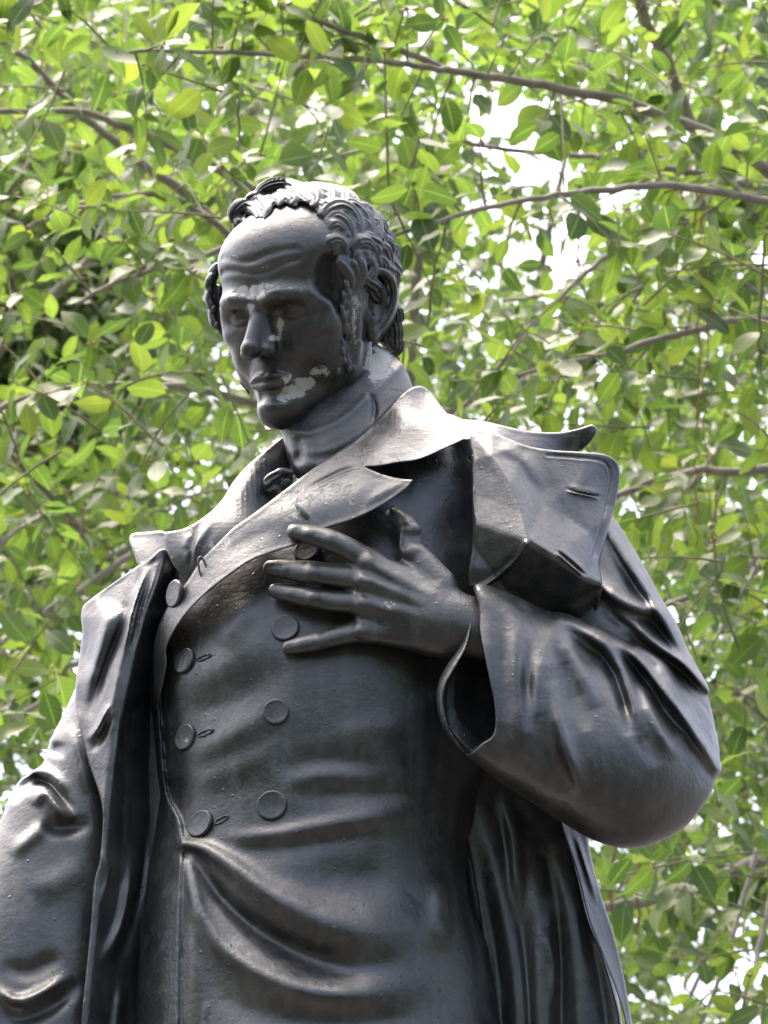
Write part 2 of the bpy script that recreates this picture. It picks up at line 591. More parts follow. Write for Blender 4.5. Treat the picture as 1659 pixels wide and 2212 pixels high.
def mat_bronze():
    m, N, L, b = new_mat('painted_bronze')
    tc = N.new('ShaderNodeTexCoord').outputs['Object']
    big = noise(N, L, tc, 7.0, 5, 0.6)
    mid = noise(N, L, tc, 38.0, 5, 0.65)
    fine = noise(N, L, tc, 190.0, 3, 0.6)
    col = ramp(N, L, big, [(0.32, (0.010, 0.011, 0.0135)), (0.50, (0.018, 0.019, 0.0210)), (0.68, (0.040, 0.038, 0.034))])
    dust = ramp(N, L, mid, [(0.50, (0, 0, 0)), (0.72, (1, 1, 1))])
    dustf = math_node(N, L, 'MULTIPLY', dust, 0.72)
    col = mixc(N, L, dustf, col, (0.060, 0.060, 0.060))
    # vertical run-off streaks
    mp = N.new('ShaderNodeMapping'); mp.inputs['Scale'].default_value = (30, 30, 2.2); L.new(tc, mp.inputs[0])
    strk = noise(N, L, mp.outputs[0], 1.0, 4, 0.6)
    sf = math_node(N, L, 'MULTIPLY', ramp(N, L, strk, [(0.50, (0, 0, 0)), (0.74, (1, 1, 1))]), 0.62)
    col = mixc(N, L, sf, col, (0.075, 0.076, 0.076))
    # paint loss
    at = N.new('ShaderNodeAttribute'); at.attribute_name = 'chip'
    cn = noise(N, L, tc, 60.0, 10, 0.74, 0.5)
    x = math_node(N, L, 'ADD', at.outputs['Fac'], math_node(N, L, 'MULTIPLY', math_node(N, L, 'SUBTRACT', cn, 0.5), 3.0))
    worn = math_node(N, L, 'MULTIPLY', ramp(N, L, math_node(N, L, 'ADD', at.outputs['Fac'], math_node(N, L, 'MULTIPLY', math_node(N, L, 'SUBTRACT', mid, 0.5), 0.5)), [(0.12, (0, 0, 0)), (0.5, (1, 1, 1))]), 0.6)
    col = mixc(N, L, worn, col, (0.075, 0.075, 0.073))
    chip = ramp(N, L, x, [(0.67, (0, 0, 0)), (0.77, (1, 1, 1))])
    spk = ramp(N, L, noise(N, L, tc, 120.0, 2, 0.5), [(0.775, (0, 0, 0)), (0.79, (1, 1, 1))])
    chip2 = math_node(N, L, 'MAXIMUM', chip, math_node(N, L, 'MULTIPLY', spk, 0.5))
    ccol = ramp(N, L, at.outputs['Fac'], [(0.30, (0.085, 0.085, 0.082)), (0.72, (0.46, 0.455, 0.43))])
    col = mixc(N, L, chip2, col, ccol)
    # grit and rust specks
    vo = N.new('ShaderNodeTexVoronoi'); vo.inputs['Scale'].default_value = 85.0; L.new(tc, vo.inputs['Vector'])
    pick = N.new('ShaderNodeSeparateColor'); L.new(vo.outputs['Color'], pick.inputs[0])
    dot = math_node(N, L, 'MULTIPLY', ramp(N, L, vo.outputs['Distance'], [(0.10, (1, 1, 1)), (0.20, (0, 0, 0))]), ramp(N, L, pick.outputs[0], [(0.80, (0, 0, 0)), (0.82, (1, 1, 1))]))
    dirt = ramp(N, L, noise(N, L, tc, 90.0, 6, 0.7), [(0.62, (0, 0, 0)), (0.70, (1, 1, 1))])
    col = mixc(N, L, math_node(N, L, 'MULTIPLY', dirt, 0.55), col, (0.012, 0.0115, 0.011))
    rust = math_node(N, L, 'MULTIPLY', ramp(N, L, noise(N, L, tc, 23.0, 7, 0.72), [(0.69, (0, 0, 0)), (0.73, (1, 1, 1))]), 0.7)
    col = mixc(N, L, rust, col, (0.09, 0.045, 0.022))
    L.new(col, b.inputs['Base Color'])
    rg = ramp(N, L, mid, [(0.3, (0.31,) * 3), (0.7, (0.48,) * 3)])
    rg = mixc(N, L, chip2, rg, (0.75, 0.75, 0.75))
    L.new(rg, b.inputs['Roughness'])
    b.inputs['IOR'].default_value = 1.6
    b.inputs['Specular IOR Level'].default_value = 0.6
    hgt = math_node(N, L, 'ADD', math_node(N, L, 'MULTIPLY', mid, 0.8), math_node(N, L, 'MULTIPLY', fine, 0.14))
    hgt = math_node(N, L, 'ADD', hgt, math_node(N, L, 'MULTIPLY', big, 1.2))
    hgt = math_node(N, L, 'SUBTRACT', hgt, math_node(N, L, 'MULTIPLY', chip2, 0.35))
    hgt = math_node(N, L, 'ADD', hgt, math_node(N, L, 'MULTIPLY', dot, 0.30))
    hgt = math_node(N, L, 'ADD', hgt, math_node(N, L, 'MULTIPLY', dirt, 0.10))
    bp = N.new('ShaderNodeBump'); bp.inputs['Strength'].default_value = 0.45; bp.inputs['Distance'].default_value = 0.004
    L.new(hgt, bp.inputs['Height']); L.new(bp.outputs[0], b.inputs['Normal'])
    return m


BRONZE = mat_bronze()
# ------------------------------------------------------------------ the statue
CHIPS += [(612, 858, 26, 15, 1.15), (634, 846, 30, 20, 1.3), (658, 828, 30, 19, 1.25), (690, 804, 28, 15, 1.05), (620, 818, 20, 16, 0.95), (545, 632, 44, 22, 1.08), (575, 618, 34, 14, 0.9), (541, 664, 12, 14, 1.2), (606, 702, 13, 28, 1.0),
          (592, 730, 24, 10, 0.9), (770, 700, 20, 110, 0.72), (818, 786, 32, 48, 1.5), (505, 552, 18, 8, 0.75), (560, 575, 44, 10, 0.68), (770, 830, 24, 30, 0.5),
          (640, 622, 60, 11, 0.65), (550, 800, 10, 24, 0.5), (720, 1075, 160, 50, 0.60), (500, 1175, 90, 40, 0.66), (640, 1110, 50, 40, 0.70), (435, 1140, 40, 30, 0.6), (860, 930, 70, 50, 0.45),
          (842, 1305, 28, 13, 0.8), (780, 1225, 30, 40, 0.36), (767, 1280, 7, 7, 0.9), (930, 1320, 20, 16, 0.4), (404, 1600, 18, 14, 0.8), (618, 1345, 26, 24, 0.40),
          (1110, 1120, 70, 60, 0.25), (130, 1620, 60, 40, 0.32), (100, 1720, 30, 20, 0.4), (60, 1800, 60, 60, 0.22), (330, 1230, 40, 60, 0.28), (660, 2130, 160, 30, 0.26),
          (480, 1850, 60, 40, 0.26)]
BASE = unproj(760.0, 4300.0, lean(4300.0) - 20)
statue = bpy.data.objects.new('statue', None)
COL.objects.link(statue)
statue.location = BASE
statue['label'] = 'dark painted bronze statue of a man in a long coat, hand on chest'
statue['category'] = 'statue'

# ---- coat: closed double-breasted body
coat_outline = [(372, 1226), (352, 1300), (331, 1406), (332, 1486), (345, 1606), (350, 1671), (356, 1715), (345, 1771), (330, 1846), (320, 1906), (307, 2006), (300, 2106),
                (295, 2212), (284, 2500), (285, 2620), (340, 2650), (1040, 2650), (1105, 2620), (1103, 2500), (1085, 2212), (1052, 2000), (1035, 1870), (1040, 1740), (1080, 1600), (1100, 1400), (1100, 1200),
                (1090, 1030), (1030, 925), (930, 885), (810, 890), (705, 960), (640, 1035), (560, 1085), (440, 1165)]
coat_str = [
    ([(455, 1806), (530, 1808), (598, 1803), (702, 1785), (811, 1764), (930, 1745)], (15, 26), 14),
    ([(470, 1838), (560, 1838), (624, 1830), (728, 1812), (830, 1800)], 26, -7),
    ([(404, 1822), (440, 1832), (483, 1858), (571, 1925), (650, 1967), (728, 1998), (832, 2009), (931, 1985), (965, 1894)], (14, 70), [18, 26, 30, 28, 20, 8, 0], 'gn'),
    ([(420, 1850), (440, 1880), (478, 1936), (551, 2005), (650, 2062), (754, 2096), (840, 2100), (890, 2085)], (11, 46), [0, -22, -34, -36, -28, -8, 0], 'gn'),
    ([(402, 1868), (420, 1930), (440, 1985), (483, 2050), (571, 2108), (676, 2142), (780, 2143), (880, 2118), (940, 2080)], (16, 40), [10, 20, 24, 26, 24, 10, 0], 'gn'),
    ([(420, 2060), (520, 2170), (660, 2210), (860, 2200), (980, 2150)], 34, -14),
    ([(405, 1840), (412, 1960), (420, 2100), (424, 2230)], 22, 12),
    ([(440, 2240), (445, 2160)], 4, 3),
    ([(340, 1480), (347, 1560), (353, 1634), (363, 1717), (389, 1769), (397, 1821), (393, 1873), (389, 1998), (387, 2207), (385, 2600)], 4.5, 11, 'sn'),
    ([(355, 1476), (450, 1452), (550, 1390), (600, 1350)], 40, 8),
    ([(362, 1540), (440, 1530), (540, 1490), (640, 1430)], 34, -6),
    ([(362, 1636), (440, 1622), (553, 1560), (640, 1510)], 30, 8),
    ([(380, 1690), (470, 1676), (571, 1630), (625, 1612)], 26, 5),
    ([(587, 1672), (676, 1644), (759, 1648), (830, 1660)], 26, -7),
    ([(600, 1700), (700, 1672), (800, 1680)], 18, 5),
    ([(640, 1728), (740, 1716), (850, 1716), (920, 1712)], 22, -7),
    ([(700, 1600), (800, 1575), (900, 1580)], 26, 5),
    ([(962, 1880), (950, 1960), (955, 2060)], 20, 12),
    ([(1000, 1760), (1020, 1900), (1040, 2050)], 24, -16),
    ([(650, 1880), (760, 1900), (860, 1890)], 50, -10),
    ([(560, 1290), (520, 1330), (470, 1400)], 30, 12),
    ([(900, 1010), (960, 1100), (990, 1200)], 50, -10),
]
coat = body('frock_coat', coat_outline, [(340, 1300, -40), (340, 2200, 0), (700, 1100, 0), (700, 1500, 15), (700, 1850, 5), (700, 2200, 40), (1080, 1300, -30), (1080, 2200, -10), (700, 3000, 40), (280, 3000, 10), (1100, 3000, -10)],
            330, 240, 60, BRONZE, statue, coat_str, 4.4, soft=40)


def button(u, v, r, e, tilt=(0, 0), squash=1.0, parent=None, slot=None):
    n = 40
    ring = [(0, 3.5), (0.55, 4.2), (0.80, 4.6), (0.88, 5.2), (0.95, 4.8), (1.0, 2.5), (1.02, -5), (0.0, -14)]
    e, gu, gv = front_at('frock_coat', u, v, r * 0.7) if e is None else (e, 0, 0)
    if tilt is None:
        tilt = (-math.atan(gu) * 0.9, math.atan(gv + 0.404) * 0.95)
    d = lean(v) + e + 2
    V = []; F = []
    ca, sa = math.cos(tilt[0]), math.sin(tilt[0]); cb, sb = math.cos(tilt[1]), math.sin(tilt[1])
    for (rr, z) in ring:
        for k in range(n):
            a = 2 * math.pi * k / n
            x = max(rr, 0.02) * r * math.cos(a); y = max(rr, 0.02) * r * math.sin(a); w = z
            x, w = x * ca + w * sa, -x * sa + w * ca
            y, w = y * cb - w * sb, y * sb + w * cb
            V.append((u + x, v + y, d + w))
    for i in range(len(ring) - 1):
        for k in range(n):
            F.append((i * n + k, i * n + (k + 1) % n, (i + 1) * n + (k + 1) % n, (i + 1) * n + k))
    V = np.array(V)
    W = unproj(V[:, 0], V[:, 1], V[:, 2])
    return statue_part('button', W, np.array(F), BRONZE, parent)


def tube(name, pts3, radii, mat, parent, n=8, closed=False, world=False):
    P = np.array(pts3, float)
    if not world:
        P = unproj(P[:, 0], P[:, 1], lean(P[:, 1]) + P[:, 2])
    radii = np.asarray(radii, float) * np.ones(len(P))
    W, F = sweep(P, radii * PXM if not world else radii, n, closed)
    if world:
        return W, F
    return statue_part(name, W, F, mat, parent)


def sweep(P, radii, n=8, closed=False):
    m = len(P)
    T = np.gradient(P, axis=0)
    if closed:
        T = np.roll(P, -1, 0) - np.roll(P, 1, 0)
    T /= np.linalg.norm(T, axis=1)[:, None] + 1e-12
    ref = np.array([0.31, -0.52, 0.79])
    Nn = np.cross(T, ref); Nn /= np.linalg.norm(Nn, axis=1)[:, None] + 1e-9
    Bn = np.cross(T, Nn)
    a = np.arange(n) * 2 * math.pi / n
    V = P[:, None] + radii[:, None, None] * (np.cos(a)[None, :, None] * Nn[:, None] + np.sin(a)[None, :, None] * Bn[:, None])
    V = V.reshape(-1, 3)
    i = np.arange(m if closed else m - 1); k = np.arange(n)
    I, K = np.meshgrid(i, k, indexing='ij')
    I2 = (I + 1) % m; K2 = (K + 1) % n
    F = np.stack([I * n + K, I * n + K2, I2 * n + K2, I2 * n + K], -1).reshape(-1, 4)
    return V, F


# ---- coat lapel with its collar (viewer's right) and the other lapel
lap_outline = [(930, 846), (912, 834), (888, 838), (862, 856), (805, 915), (747, 965), (704, 993), (667, 1019), (634, 1044), (587, 1080), (540, 1115), (503, 1141), (465, 1178), (433, 1211),
               (405, 1255), (376, 1290), (350, 1335), (333, 1390), (331, 1450), (338, 1540, 'c'), (352, 1480), (361, 1432), (360, 1400), (378, 1361), (409, 1319), (447, 1281), (494, 1244), (540, 1213), (587, 1194), (648, 1174), (697, 1145), (765, 1122), (822, 1094),
               (878, 1056), (893, 1036, 'c'), (859, 1033), (822, 1023), (789, 1009, 'c'), (822, 1007), (859, 1000), (906, 993), (962, 969), (1003, 950, 'c'), (975, 905), (948, 870)]
lap_depth = [(912, 834, 20), (930, 846, 10), (888, 838, 55), (948, 870, 60), (862, 856, 95), (980, 910, 120), (1003, 950, 185), (805, 915, 135), (747, 965, 185), (667, 1019, 205), (587, 1080, 213), (503, 1141, 193), (433, 1211, 165),
             (376, 1290, 125), (340, 1370, 80), (334, 1450, 48), (338, 1540, 34), (352, 1480, 90), (360, 1410, 115), (378, 1361, 150), (447, 1281, 216), (540, 1213, 256), (648, 1174, 280), (765, 1122, 298), (840, 1085, 306), (893, 1036, 302),
             (822, 1023, 270), (789, 1009, 250), (859, 1000, 252), (906, 990, 246), (962, 969, 222), (700, 1080, 262), (600, 1140, 252), (500, 1200, 226), (870, 930, 190), (920, 900, 120), (800, 1000, 252)]
lap_str = [([(660, 1060), (740, 1020), (789, 1008)], 5, -5, 'g'), ([(520, 1175), (620, 1120), (760, 1075), (870, 1045)], 34, 10),
           ([(450, 1230), (540, 1170), (640, 1120)], 20, -5), ([(835, 905), (880, 915), (960, 950)], 22, 8), ([(893, 1036), (840, 1060), (780, 1095)], 10, 5)]
lapel = sheet('lapel', lap_outline, lap_depth, 7.5, BRONZE, coat, lap_str, 2.2, rim=2.0)

lap2_outline = [(613, 944), (590, 960), (569, 976), (531, 1009), (503, 1042), (479, 1080), (447, 1112), (400, 1141), (355, 1150, 'c'), (356, 1172), (372, 1216), (392, 1243), (412, 1262), (470, 1225), (560, 1140), (610, 1085), (632, 1040), (626, 1000), (618, 960)]
lap2_depth = [(613, 944, -40), (569, 976, 10), (531, 1009, 55), (503, 1042, 95), (479, 1080, 120), (447, 1112, 130), (400, 1141, 110), (355, 1150, 85), (372, 1216, 110), (412, 1262, 120), (545, 1035, 110), (515, 1075, 150), (470, 1130, 168), (420, 1190, 150),
              (575, 1000, 60), (600, 980, 0), (618, 1000, -10), (590, 1040, 50), (560, 1080, 120), (610, 1060, 40), (560, 1140, 185), (470, 1225, 165)]
sheet('lapel', lap2_outline, lap2_depth, 6.5, BRONZE, coat,
      [([(437, 1120), (420, 1170), (410, 1230)], 6, -5), ([(465, 1110), (440, 1160), (400, 1215)], 9, 6), ([(410, 1150), (400, 1190)], 8, 5)], 1.9, rim=1.5)

button(377, 1283, 31, 146, (math.radians(-60), 0.35), parent=coat)
for u, v, r in [(398, 1428, 29), (400, 1593, 30), (432, 1780, 32), (596, 1538, 29), (587, 1740, 34), (616, 1357, 31), (662, 1190, 29)]:
    button(u, v, r, None, None, parent=coat)


def loop(u, v, a, b, ang, e, r):
    t = np.linspace(0, 2 * math.pi, 28, endpoint=False)
    x, y = a * np.cos(t), b * np.sin(t)
    c, s = math.cos(ang), math.sin(ang)
    P = np.stack([u + x * c - y * s, v + x * s + y * c, np.full_like(t, e)], 1)
    return P


for (u, v, a, b, ang, e, r, par) in [(443, 1583, 18, 4.5, -0.4, None, 1.7, coat), (478, 1771, 17, 4.5, -0.5, None, 1.7, coat), (440, 1420, 16, 4, -0.4, None, 1.6, coat), (438, 1228, 25, 8, 1.35, 196, 2.6, lapel)]:
    P = loop(u, v, a, b, ang, 0.0 if e is None else e, r)
    if e is None:
        P[:, 2] = [front_at('frock_coat', pu, pv, 3)[0] for pu, pv in P[:, :2]]
    W = unproj(P[:, 0], P[:, 1], lean(P[:, 1]) + P[:, 2])
    Wv, Fq = sweep(W, np.full(len(W), r * PXM), 6, True)
    statue_part('buttonhole', Wv, Fq, BRONZE, par)
tube('bar', [(640, 1090, 272), (648, 1100, 279), (664, 1118, 280), (672, 1129, 274)], [4, 7, 7, 4], BRONZE, lapel)

# ---- neck with its stock, and the bow under it
neck_outline = [(640, 840), (604, 905), (612, 950), (622, 990), (640, 1030), (690, 1060), (800, 1050), (900, 960), (908, 880), (893, 838), (866, 784), (800, 740), (700, 760)]
neck = body('neck_stock', neck_outline, [(640, 860, -25), (640, 1020, 30), (800, 1000, 20), (880, 820, -45), (750, 780, -60)], 150, 112, 90, BRONZE, statue,
            [([(602, 916), (660, 935), (740, 905), (800, 850), (866, 790)], 10, 4, 'n'), ([(620, 960), (690, 975), (770, 940), (850, 880)], 14, 7), ([(640, 1000), (720, 1000), (800, 960)], 12, 6),
             ([(792, 838), (810, 880), (800, 930)], 6, -9), ([(640, 935), (650, 975), (640, 1010)], 10, -6)], 3.4)
tie_v = Vol((-60, -60, -50), (70, 60, 60), 2.2)
for c, r, rz in [((-16, 12, 6), (24, 11, 18), 0.5), ((10, 22, 0), (20, 9, 14), -0.2), ((-22, -10, 8), (14, 20, 16), 0.5), ((8, -4, 4), (18, 12, 14), 0.7), ((-6, -26, 10), (12, 18, 12), 0.7)]:
    tie_v.ell(c, r, 5, rz=rz)
for a, b in [((-34, 4, 22), (6, 24, 18)), ((-30, -16, 22), (0, 6, 18)), ((-14, -34, 22), (14, 4, 18))]:
    tie_v.cap([a, b], 4, 5, True)
tv, tq = tie_v.mesh()
tw = unproj(606 + tv[:, 0], 1042 - tv[:, 1], lean(1042) + 112 + tv[:, 2])
statue_part('neck_bow', tw, tq[:, ::-1] if False else tq, BRONZE, neck)

# ---- head
HS, HC, HE = 21.8, (666.0, 661.0), 10.0


def rot3(psi, al, ro):
    c, s = math.cos, math.sin
    Ry = np.array([[c(psi), 0, -s(psi)], [0, 1, 0], [s(psi), 0, c(psi)]])
    Rx = np.array([[1, 0, 0], [0, c(al), -s(al)], [0, s(al), c(al)]])
    Rz = np.array([[c(ro), -s(ro), 0], [s(ro), c(ro), 0], [0, 0, 1]])
    return Rz @ Rx @ Ry


HR = rot3(math.radians(32.5), math.radians(0.8), math.radians(6.8))
HD = lean(HC[1]) + HE
k0 = 1 - HD / DPX
HO = np.array([(HC[0] - 829.5) * k0, (1106 - HC[1]) * k0, HD])


def head2world(P):
    return design2world((P @ HR.T) * HS + HO)


SK_C, SK_R = np.array([0, 3.5, -0.9]), np.array([7.75, 7.6, 9.3])


def on_skull(u, v, lift):
    d = np.array([(u - HC[0]) / HS, (HC[1] - v) / HS, 0.0])
    o = HR.T @ d; w = HR.T @ np.array([0, 0, 1.0])
    r = SK_R + lift
    a = (o - SK_C) / r; b = w / r
    A_, B_, C_ = b @ b, 2 * a @ b, a @ a - 1
    disc = B_ * B_ - 4 * A_ * C_
    t = (-B_ + math.sqrt(disc)) / (2 * A_) if disc > 0 else -B_ / (2 * A_)
    return o + t * w


H = Vol((-9.8, -14.2, -11.2), (9.8, 12.2, 13.2), 0.112)
H.ell((0, 3.5, -0.9), (7.75, 7.6, 9.3), 1)
H.ell((0, -2.0, 1.6), (6.25, 8.0, 6.9), 2.5)
H.ell((0, 4.2, 3.0), (7.35, 5.6, 6.45), 2.2)
for s in (-1, 1):
    H.cap([(s * 5.2, -4.0, 0.2), (s * 5.0, -7.0, 1.2), (s * 1.2, -10.1, 6.9)], [1.6, 1.5, 1.4], 2.0)
    H.ell((s * 4.5, -2.1, 5.3), (2.2, 1.7, 2.5), 2.0)
    H.ell((s * 3.3, -4.4, 6.1), (1.7, 2.2, 2.0), 1.6)
    H.ell((s * 4.5, -5.2, 4.2), (1.75, 2.8, 2.2), 1.6)
H.ell((0, -6.8, 6.1), (3.0, 2.9, 3.1), 1.8)
H.ell((0, -10.4, 7.5), (2.1, 1.8, 1.9), 1.2)
H.ell((0, -9.9, 8.6), (1.3, 1.2, 0.8), 1.0)
H.cap([(0, -8, -1.5), (0, -14, -2.6)], [4.9, 5.2], 1.5)
# hair mass under the carved locks
H.ell((0, 5.4, -2.2), (7.65, 6.2, 8.2), 0.5)
H.ell((0, 1.0, -4.6), (7.4, 7.0, 5.6), 0.8)
for zx, zy, r in [(400, 215, 0.9), (460, 190, 1.0), (540, 150, 1.1), (640, 150, 1.1), (740, 170, 1.1), (840, 190, 1.1), (930, 300, 1.2), (1010, 330, 1.3), (1080, 400, 1.3), (950, 530, 0.9), (1100, 520, 1.1), (1130, 620, 1.0), (1060, 690, 0.8), (1180, 330, 1.3)]:
    H.ell(on_skull(415 + zx / 3.0, 363 + zy / 3.0, -0.55), (r, r, r), 0.7)
for s in (-1, 1):
    H.ell((s * 3.15, -0.1, 9.5), (2.0, 1.05, 1.9), 1.1, True)          # sockets
    H.ell((s * 1.7, 0.3, 9.6), (0.8, 0.9, 1.2), 0.9, True)
    H.ell((s * 6.6, 2.2, 5.4), (1.1, 2.2, 1.8), 1.8, True)             # temples
    H.cap([(s * 0.8, 0.8, 9.0), (s * 2.6, 1.15, 9.2), (s * 4.5, 0.95, 7.8), (s * 5.9, -0.3, 6.1)], [0.75, 0.8, 0.7, 0.45], 1.7)   # brows
    H.cap([(s * 1.2, 1.05, 9.8), (s * 2.8, 1.4, 9.85), (s * 4.6, 1.15, 8.5)], [0.22, 0.28, 0.12], 0.8)
    H.ell((s * 3.2, -0.3, 6.95), (1.42, 1.35, 1.35), 0.25)             # eyeballs
    H.cap([(s * 1.75, -0.3, 8.0), (s * 2.5, 0.3, 8.5), (s * 3.3, 0.48, 8.45), (s * 4.2, 0.15, 7.85), (s * 4.8, -0.4, 7.1)], [0.2, 0.27, 0.3, 0.27, 0.2], 0.28)
    H.cap([(s * 1.8, -0.5, 7.9), (s * 2.6, -0.98, 8.12), (s * 3.4, -1.1, 8.02), (s * 4.3, -0.72, 7.5)], [0.13, 0.18, 0.18, 0.13], 0.3)
    H.ell((s * 3.05, -0.1, 8.45), (0.38, 0.38, 0.22), 0.15, True)
H.cap([(0, 1.6, 8.55), (0, 0.2, 8.95), (0, -1.8, 10.25), (0, -3.75, 11.35)], [0.75, 0.62, 0.72, 0.92], 0.75)    # nose
H.ell((0, -3.95, 11.4), (0.98, 0.82, 0.95), 0.5)
for s in (-1, 1):
    H.cap([(s * 0.55, -1.5, 9.2), (s * 1.1, -3.8, 9.6)], [0.6, 0.8], 1.0)
    H.ell((s * 1.3, -4.2, 9.95), (0.72, 0.72, 1.05), 0.45)
    H.ell((s * 0.68, -4.85, 10.6), (0.36, 0.34, 0.6), 0.2, True)
    H.cap([(s * 1.95, -4.0, 9.2), (s * 2.9, -5.7, 9.1), (s * 3.4, -7.4, 8.4)], 0.2, 0.9, True)   # nasolabial fold
    H.cap([(s * 0.55, 1.5, 9.8), (s * 0.5, 2.6, 9.75)], 0.1, 0.4, True)
    H.cap([(s * 2.75, -7.5, 8.7), (s * 3.1, -8.4, 8.1)], 0.2, 0.7, True)
H.cap([(-2.45, -7.2, 8.55), (-1.0, -6.75, 9.3), (0, -6.85, 9.5), (1.0, -6.75, 9.3), (2.45, -7.2, 8.55)], [0.10, 0.24, 0.24, 0.24, 0.10], 0.6)
H.cap([(-2.1, -7.65, 8.6), (0, -7.8, 9.3), (2.1, -7.65, 8.6)], [0.18, 0.32, 0.18], 0.6)
H.cap([(-2.8, -7.5, 8.8), (-1.2, -7.2, 9.7), (0, -7.3, 9.95), (1.2, -7.2, 9.7), (2.8, -7.55, 8.7)], 0.15, 0.35, True)
H.cap([(-0.0, -5.6, 9.8), (0, -6.4, 9.95)], 0.16, 0.5, True)
H.cap([(-1.4, -8.85, 9.0), (0, -8.75, 9.5), (1.4, -8.85, 9.0)], 0.3, 0.9, True)
for y0, zz in ((3.9, 9.55), (5.2, 9.35)):
    pts = [(x, y0 + 0.25 * math.sin(x * 0.9 + y0) + 0.02 * x * x, math.sqrt(max(1, 1 - ((x) / 6.9) ** 2 - 0)) * 0 + 3.25 + 6.45 * math.sqrt(max(0.05, 1 - (x / 7.35) ** 2 - ((y0 - 4.2) / 5.6) ** 2))) for x in np.linspace(-4.6, 4.6, 9)]
    H.cap(pts, 0.10, 0.7, True)
# ears
for s in (-1, 1):
    hel = [(7.0, -0.9, 1.1), (7.35, 0.6, 1.3), (8.0, 2.1, 0.8), (8.7, 2.75, -0.5), (9.1, 1.9, -1.9), (9.1, 0.2, -2.4), (8.7, -1.6, -1.8), (8.1, -2.9, -0.8), (7.5, -3.7, 0.1)]
    H.ell((s * 7.5, -0.5, -0.5), (0.85, 2.9, 1.7), 0.8, rx=-0.25)
    H.ell((s * 8.6, -0.2, -0.2), (0.95, 2.3, 1.35), 0.35, True, rx=-0.25)
    hp3 = np.array(hel); tt = np.linspace(0, len(hel) - 1, 40)
    hs = np.stack([np.interp(tt, np.arange(len(hel)), hp3[:, k]) for k in range(3)], 1)
    for _ in range(6):
        hs[1:-1] = 0.25 * hs[:-2] + 0.5 * hs[1:-1] + 0.25 * hs[2:]
    H.cap([(s * a, b, c) for a, b, c in hs], list(np.interp(tt, np.arange(9), [0.3, 0.36, 0.38, 0.40, 0.40, 0.38, 0.38, 0.42, 0.48])), 0.3)
    H.cap([(s * 8.0, 1.5, 0.2), (s * 8.3, 0.9, -1.0), (s * 8.2, -0.6, -1.4), (s * 7.8, -2.2, -0.6)], [0.25, 0.34, 0.36, 0.3], 0.3)
    H.ell((s * 7.3, -0.9, 1.35), (0.4, 0.65, 0.4), 0.35)
    H.ell((s * 7.5, -3.6, 0.35), (0.55, 0.95, 0.75), 0.4)
    H.ell((s * 7.7, -1.0, 0.4), (0.5, 0.9, 0.55), 0.3, True)
    # sideburns: a raised strip of beard, carved with locks further on
    H.cap([(s * 6.9, 2.2, 1.9), (s * 6.75, -1.0, 2.2), (s * 6.3, -4.4, 2.4), (s * 5.6, -7.4, 2.6)], [0.85, 0.95, 1.0, 0.8], 0.7)
hv, hq = H.mesh(3)
head = statue_part('head', head2world(hv), hq, BRONZE, statue)

# ---- hair: carved locks swept over the skull
def lock_mesh(P, width, height, grooves=5, n=22, taper=(0.35, 0.15)):
    P = np.array(P, float)
    m = max(10, int(len(P) * 5))
    # Catmull-Rom through the points
    t = np.linspace(0, len(P) - 1.0001, m); i = t.astype(int); x = (t - i)[:, None]
    Q = np.vstack([2 * P[0] - P[1], P, 2 * P[-1] - P[-2]])
    p0, p1, p2, p3 = Q[i], Q[i + 1], Q[i + 2], Q[np.minimum(i + 3, len(Q) - 1)]
    C = 0.5 * (2 * p1 + (p2 - p0) * x + (2 * p0 - 5 * p1 + 4 * p2 - p3) * x ** 2 + (3 * p1 - 3 * p2 + p3 - p0) * x ** 3)
    T = np.gradient(C, axis=0); T /= np.linalg.norm(T, axis=1)[:, None] + 1e-9
    Nn = (C - SK_C) / SK_R ** 2; Nn /= np.linalg.norm(Nn, axis=1)[:, None]
    B = np.cross(T, Nn); B /= np.linalg.norm(B, axis=1)[:, None] + 1e-9
    Nn = np.cross(B, T)
    s = np.linspace(0, 1, m)
    w = width * np.minimum(1, taper[0] + (1 - taper[0]) * s / 0.3) * np.minimum(1, taper[1] + (1 - taper[1]) * (1 - s) / 0.45)
    w[0] = w[-1] = 1e-4
    a = np.arange(n) * 2 * math.pi / n
    g = 1 + 0.20 * np.cos(a * grooves * 2 + 0.6) + 0.05 * np.cos(a * 3 + 1.0)
    off = (np.cos(a) * g)[None, :, None] * B[:, None] * w[:, None, None] + (np.sin(a) * g)[None, :, None] * Nn[:, None] * (w * height)[:, None, None]
    V = (C[:, None] + off).reshape(-1, 3)
    I, K = np.meshgrid(np.arange(m - 1), np.arange(n), indexing='ij')
    F = np.stack([I * n + K, I * n + (K + 1) % n, (I + 1) * n + (K + 1) % n, (I + 1) * n + K], -1).reshape(-1, 4)
    return V, F


hairV, hairF, nv = [], [], 0


def lock(P, width, height=0.7, **kw):
    global nv
    V, F = lock_mesh(P, width, height, **kw)
    hairV.append(V); hairF.append(F + nv); nv += len(V)


def zlock(pts, width, lift=0.5, height=0.7, end=None, **kw):
    width *= 1.12; height *= 0.72; lift = 0.72; end = 0.9
    Q = []
    for i, (zx, zy) in enumerate(pts):
        l = lift if end is None else lift + (end - lift) * i / (len(pts) - 1)
        Q.append(on_skull(415 + zx / 3.0, 363 + zy / 3.0, l))
    lock(Q, width, height, **kw)


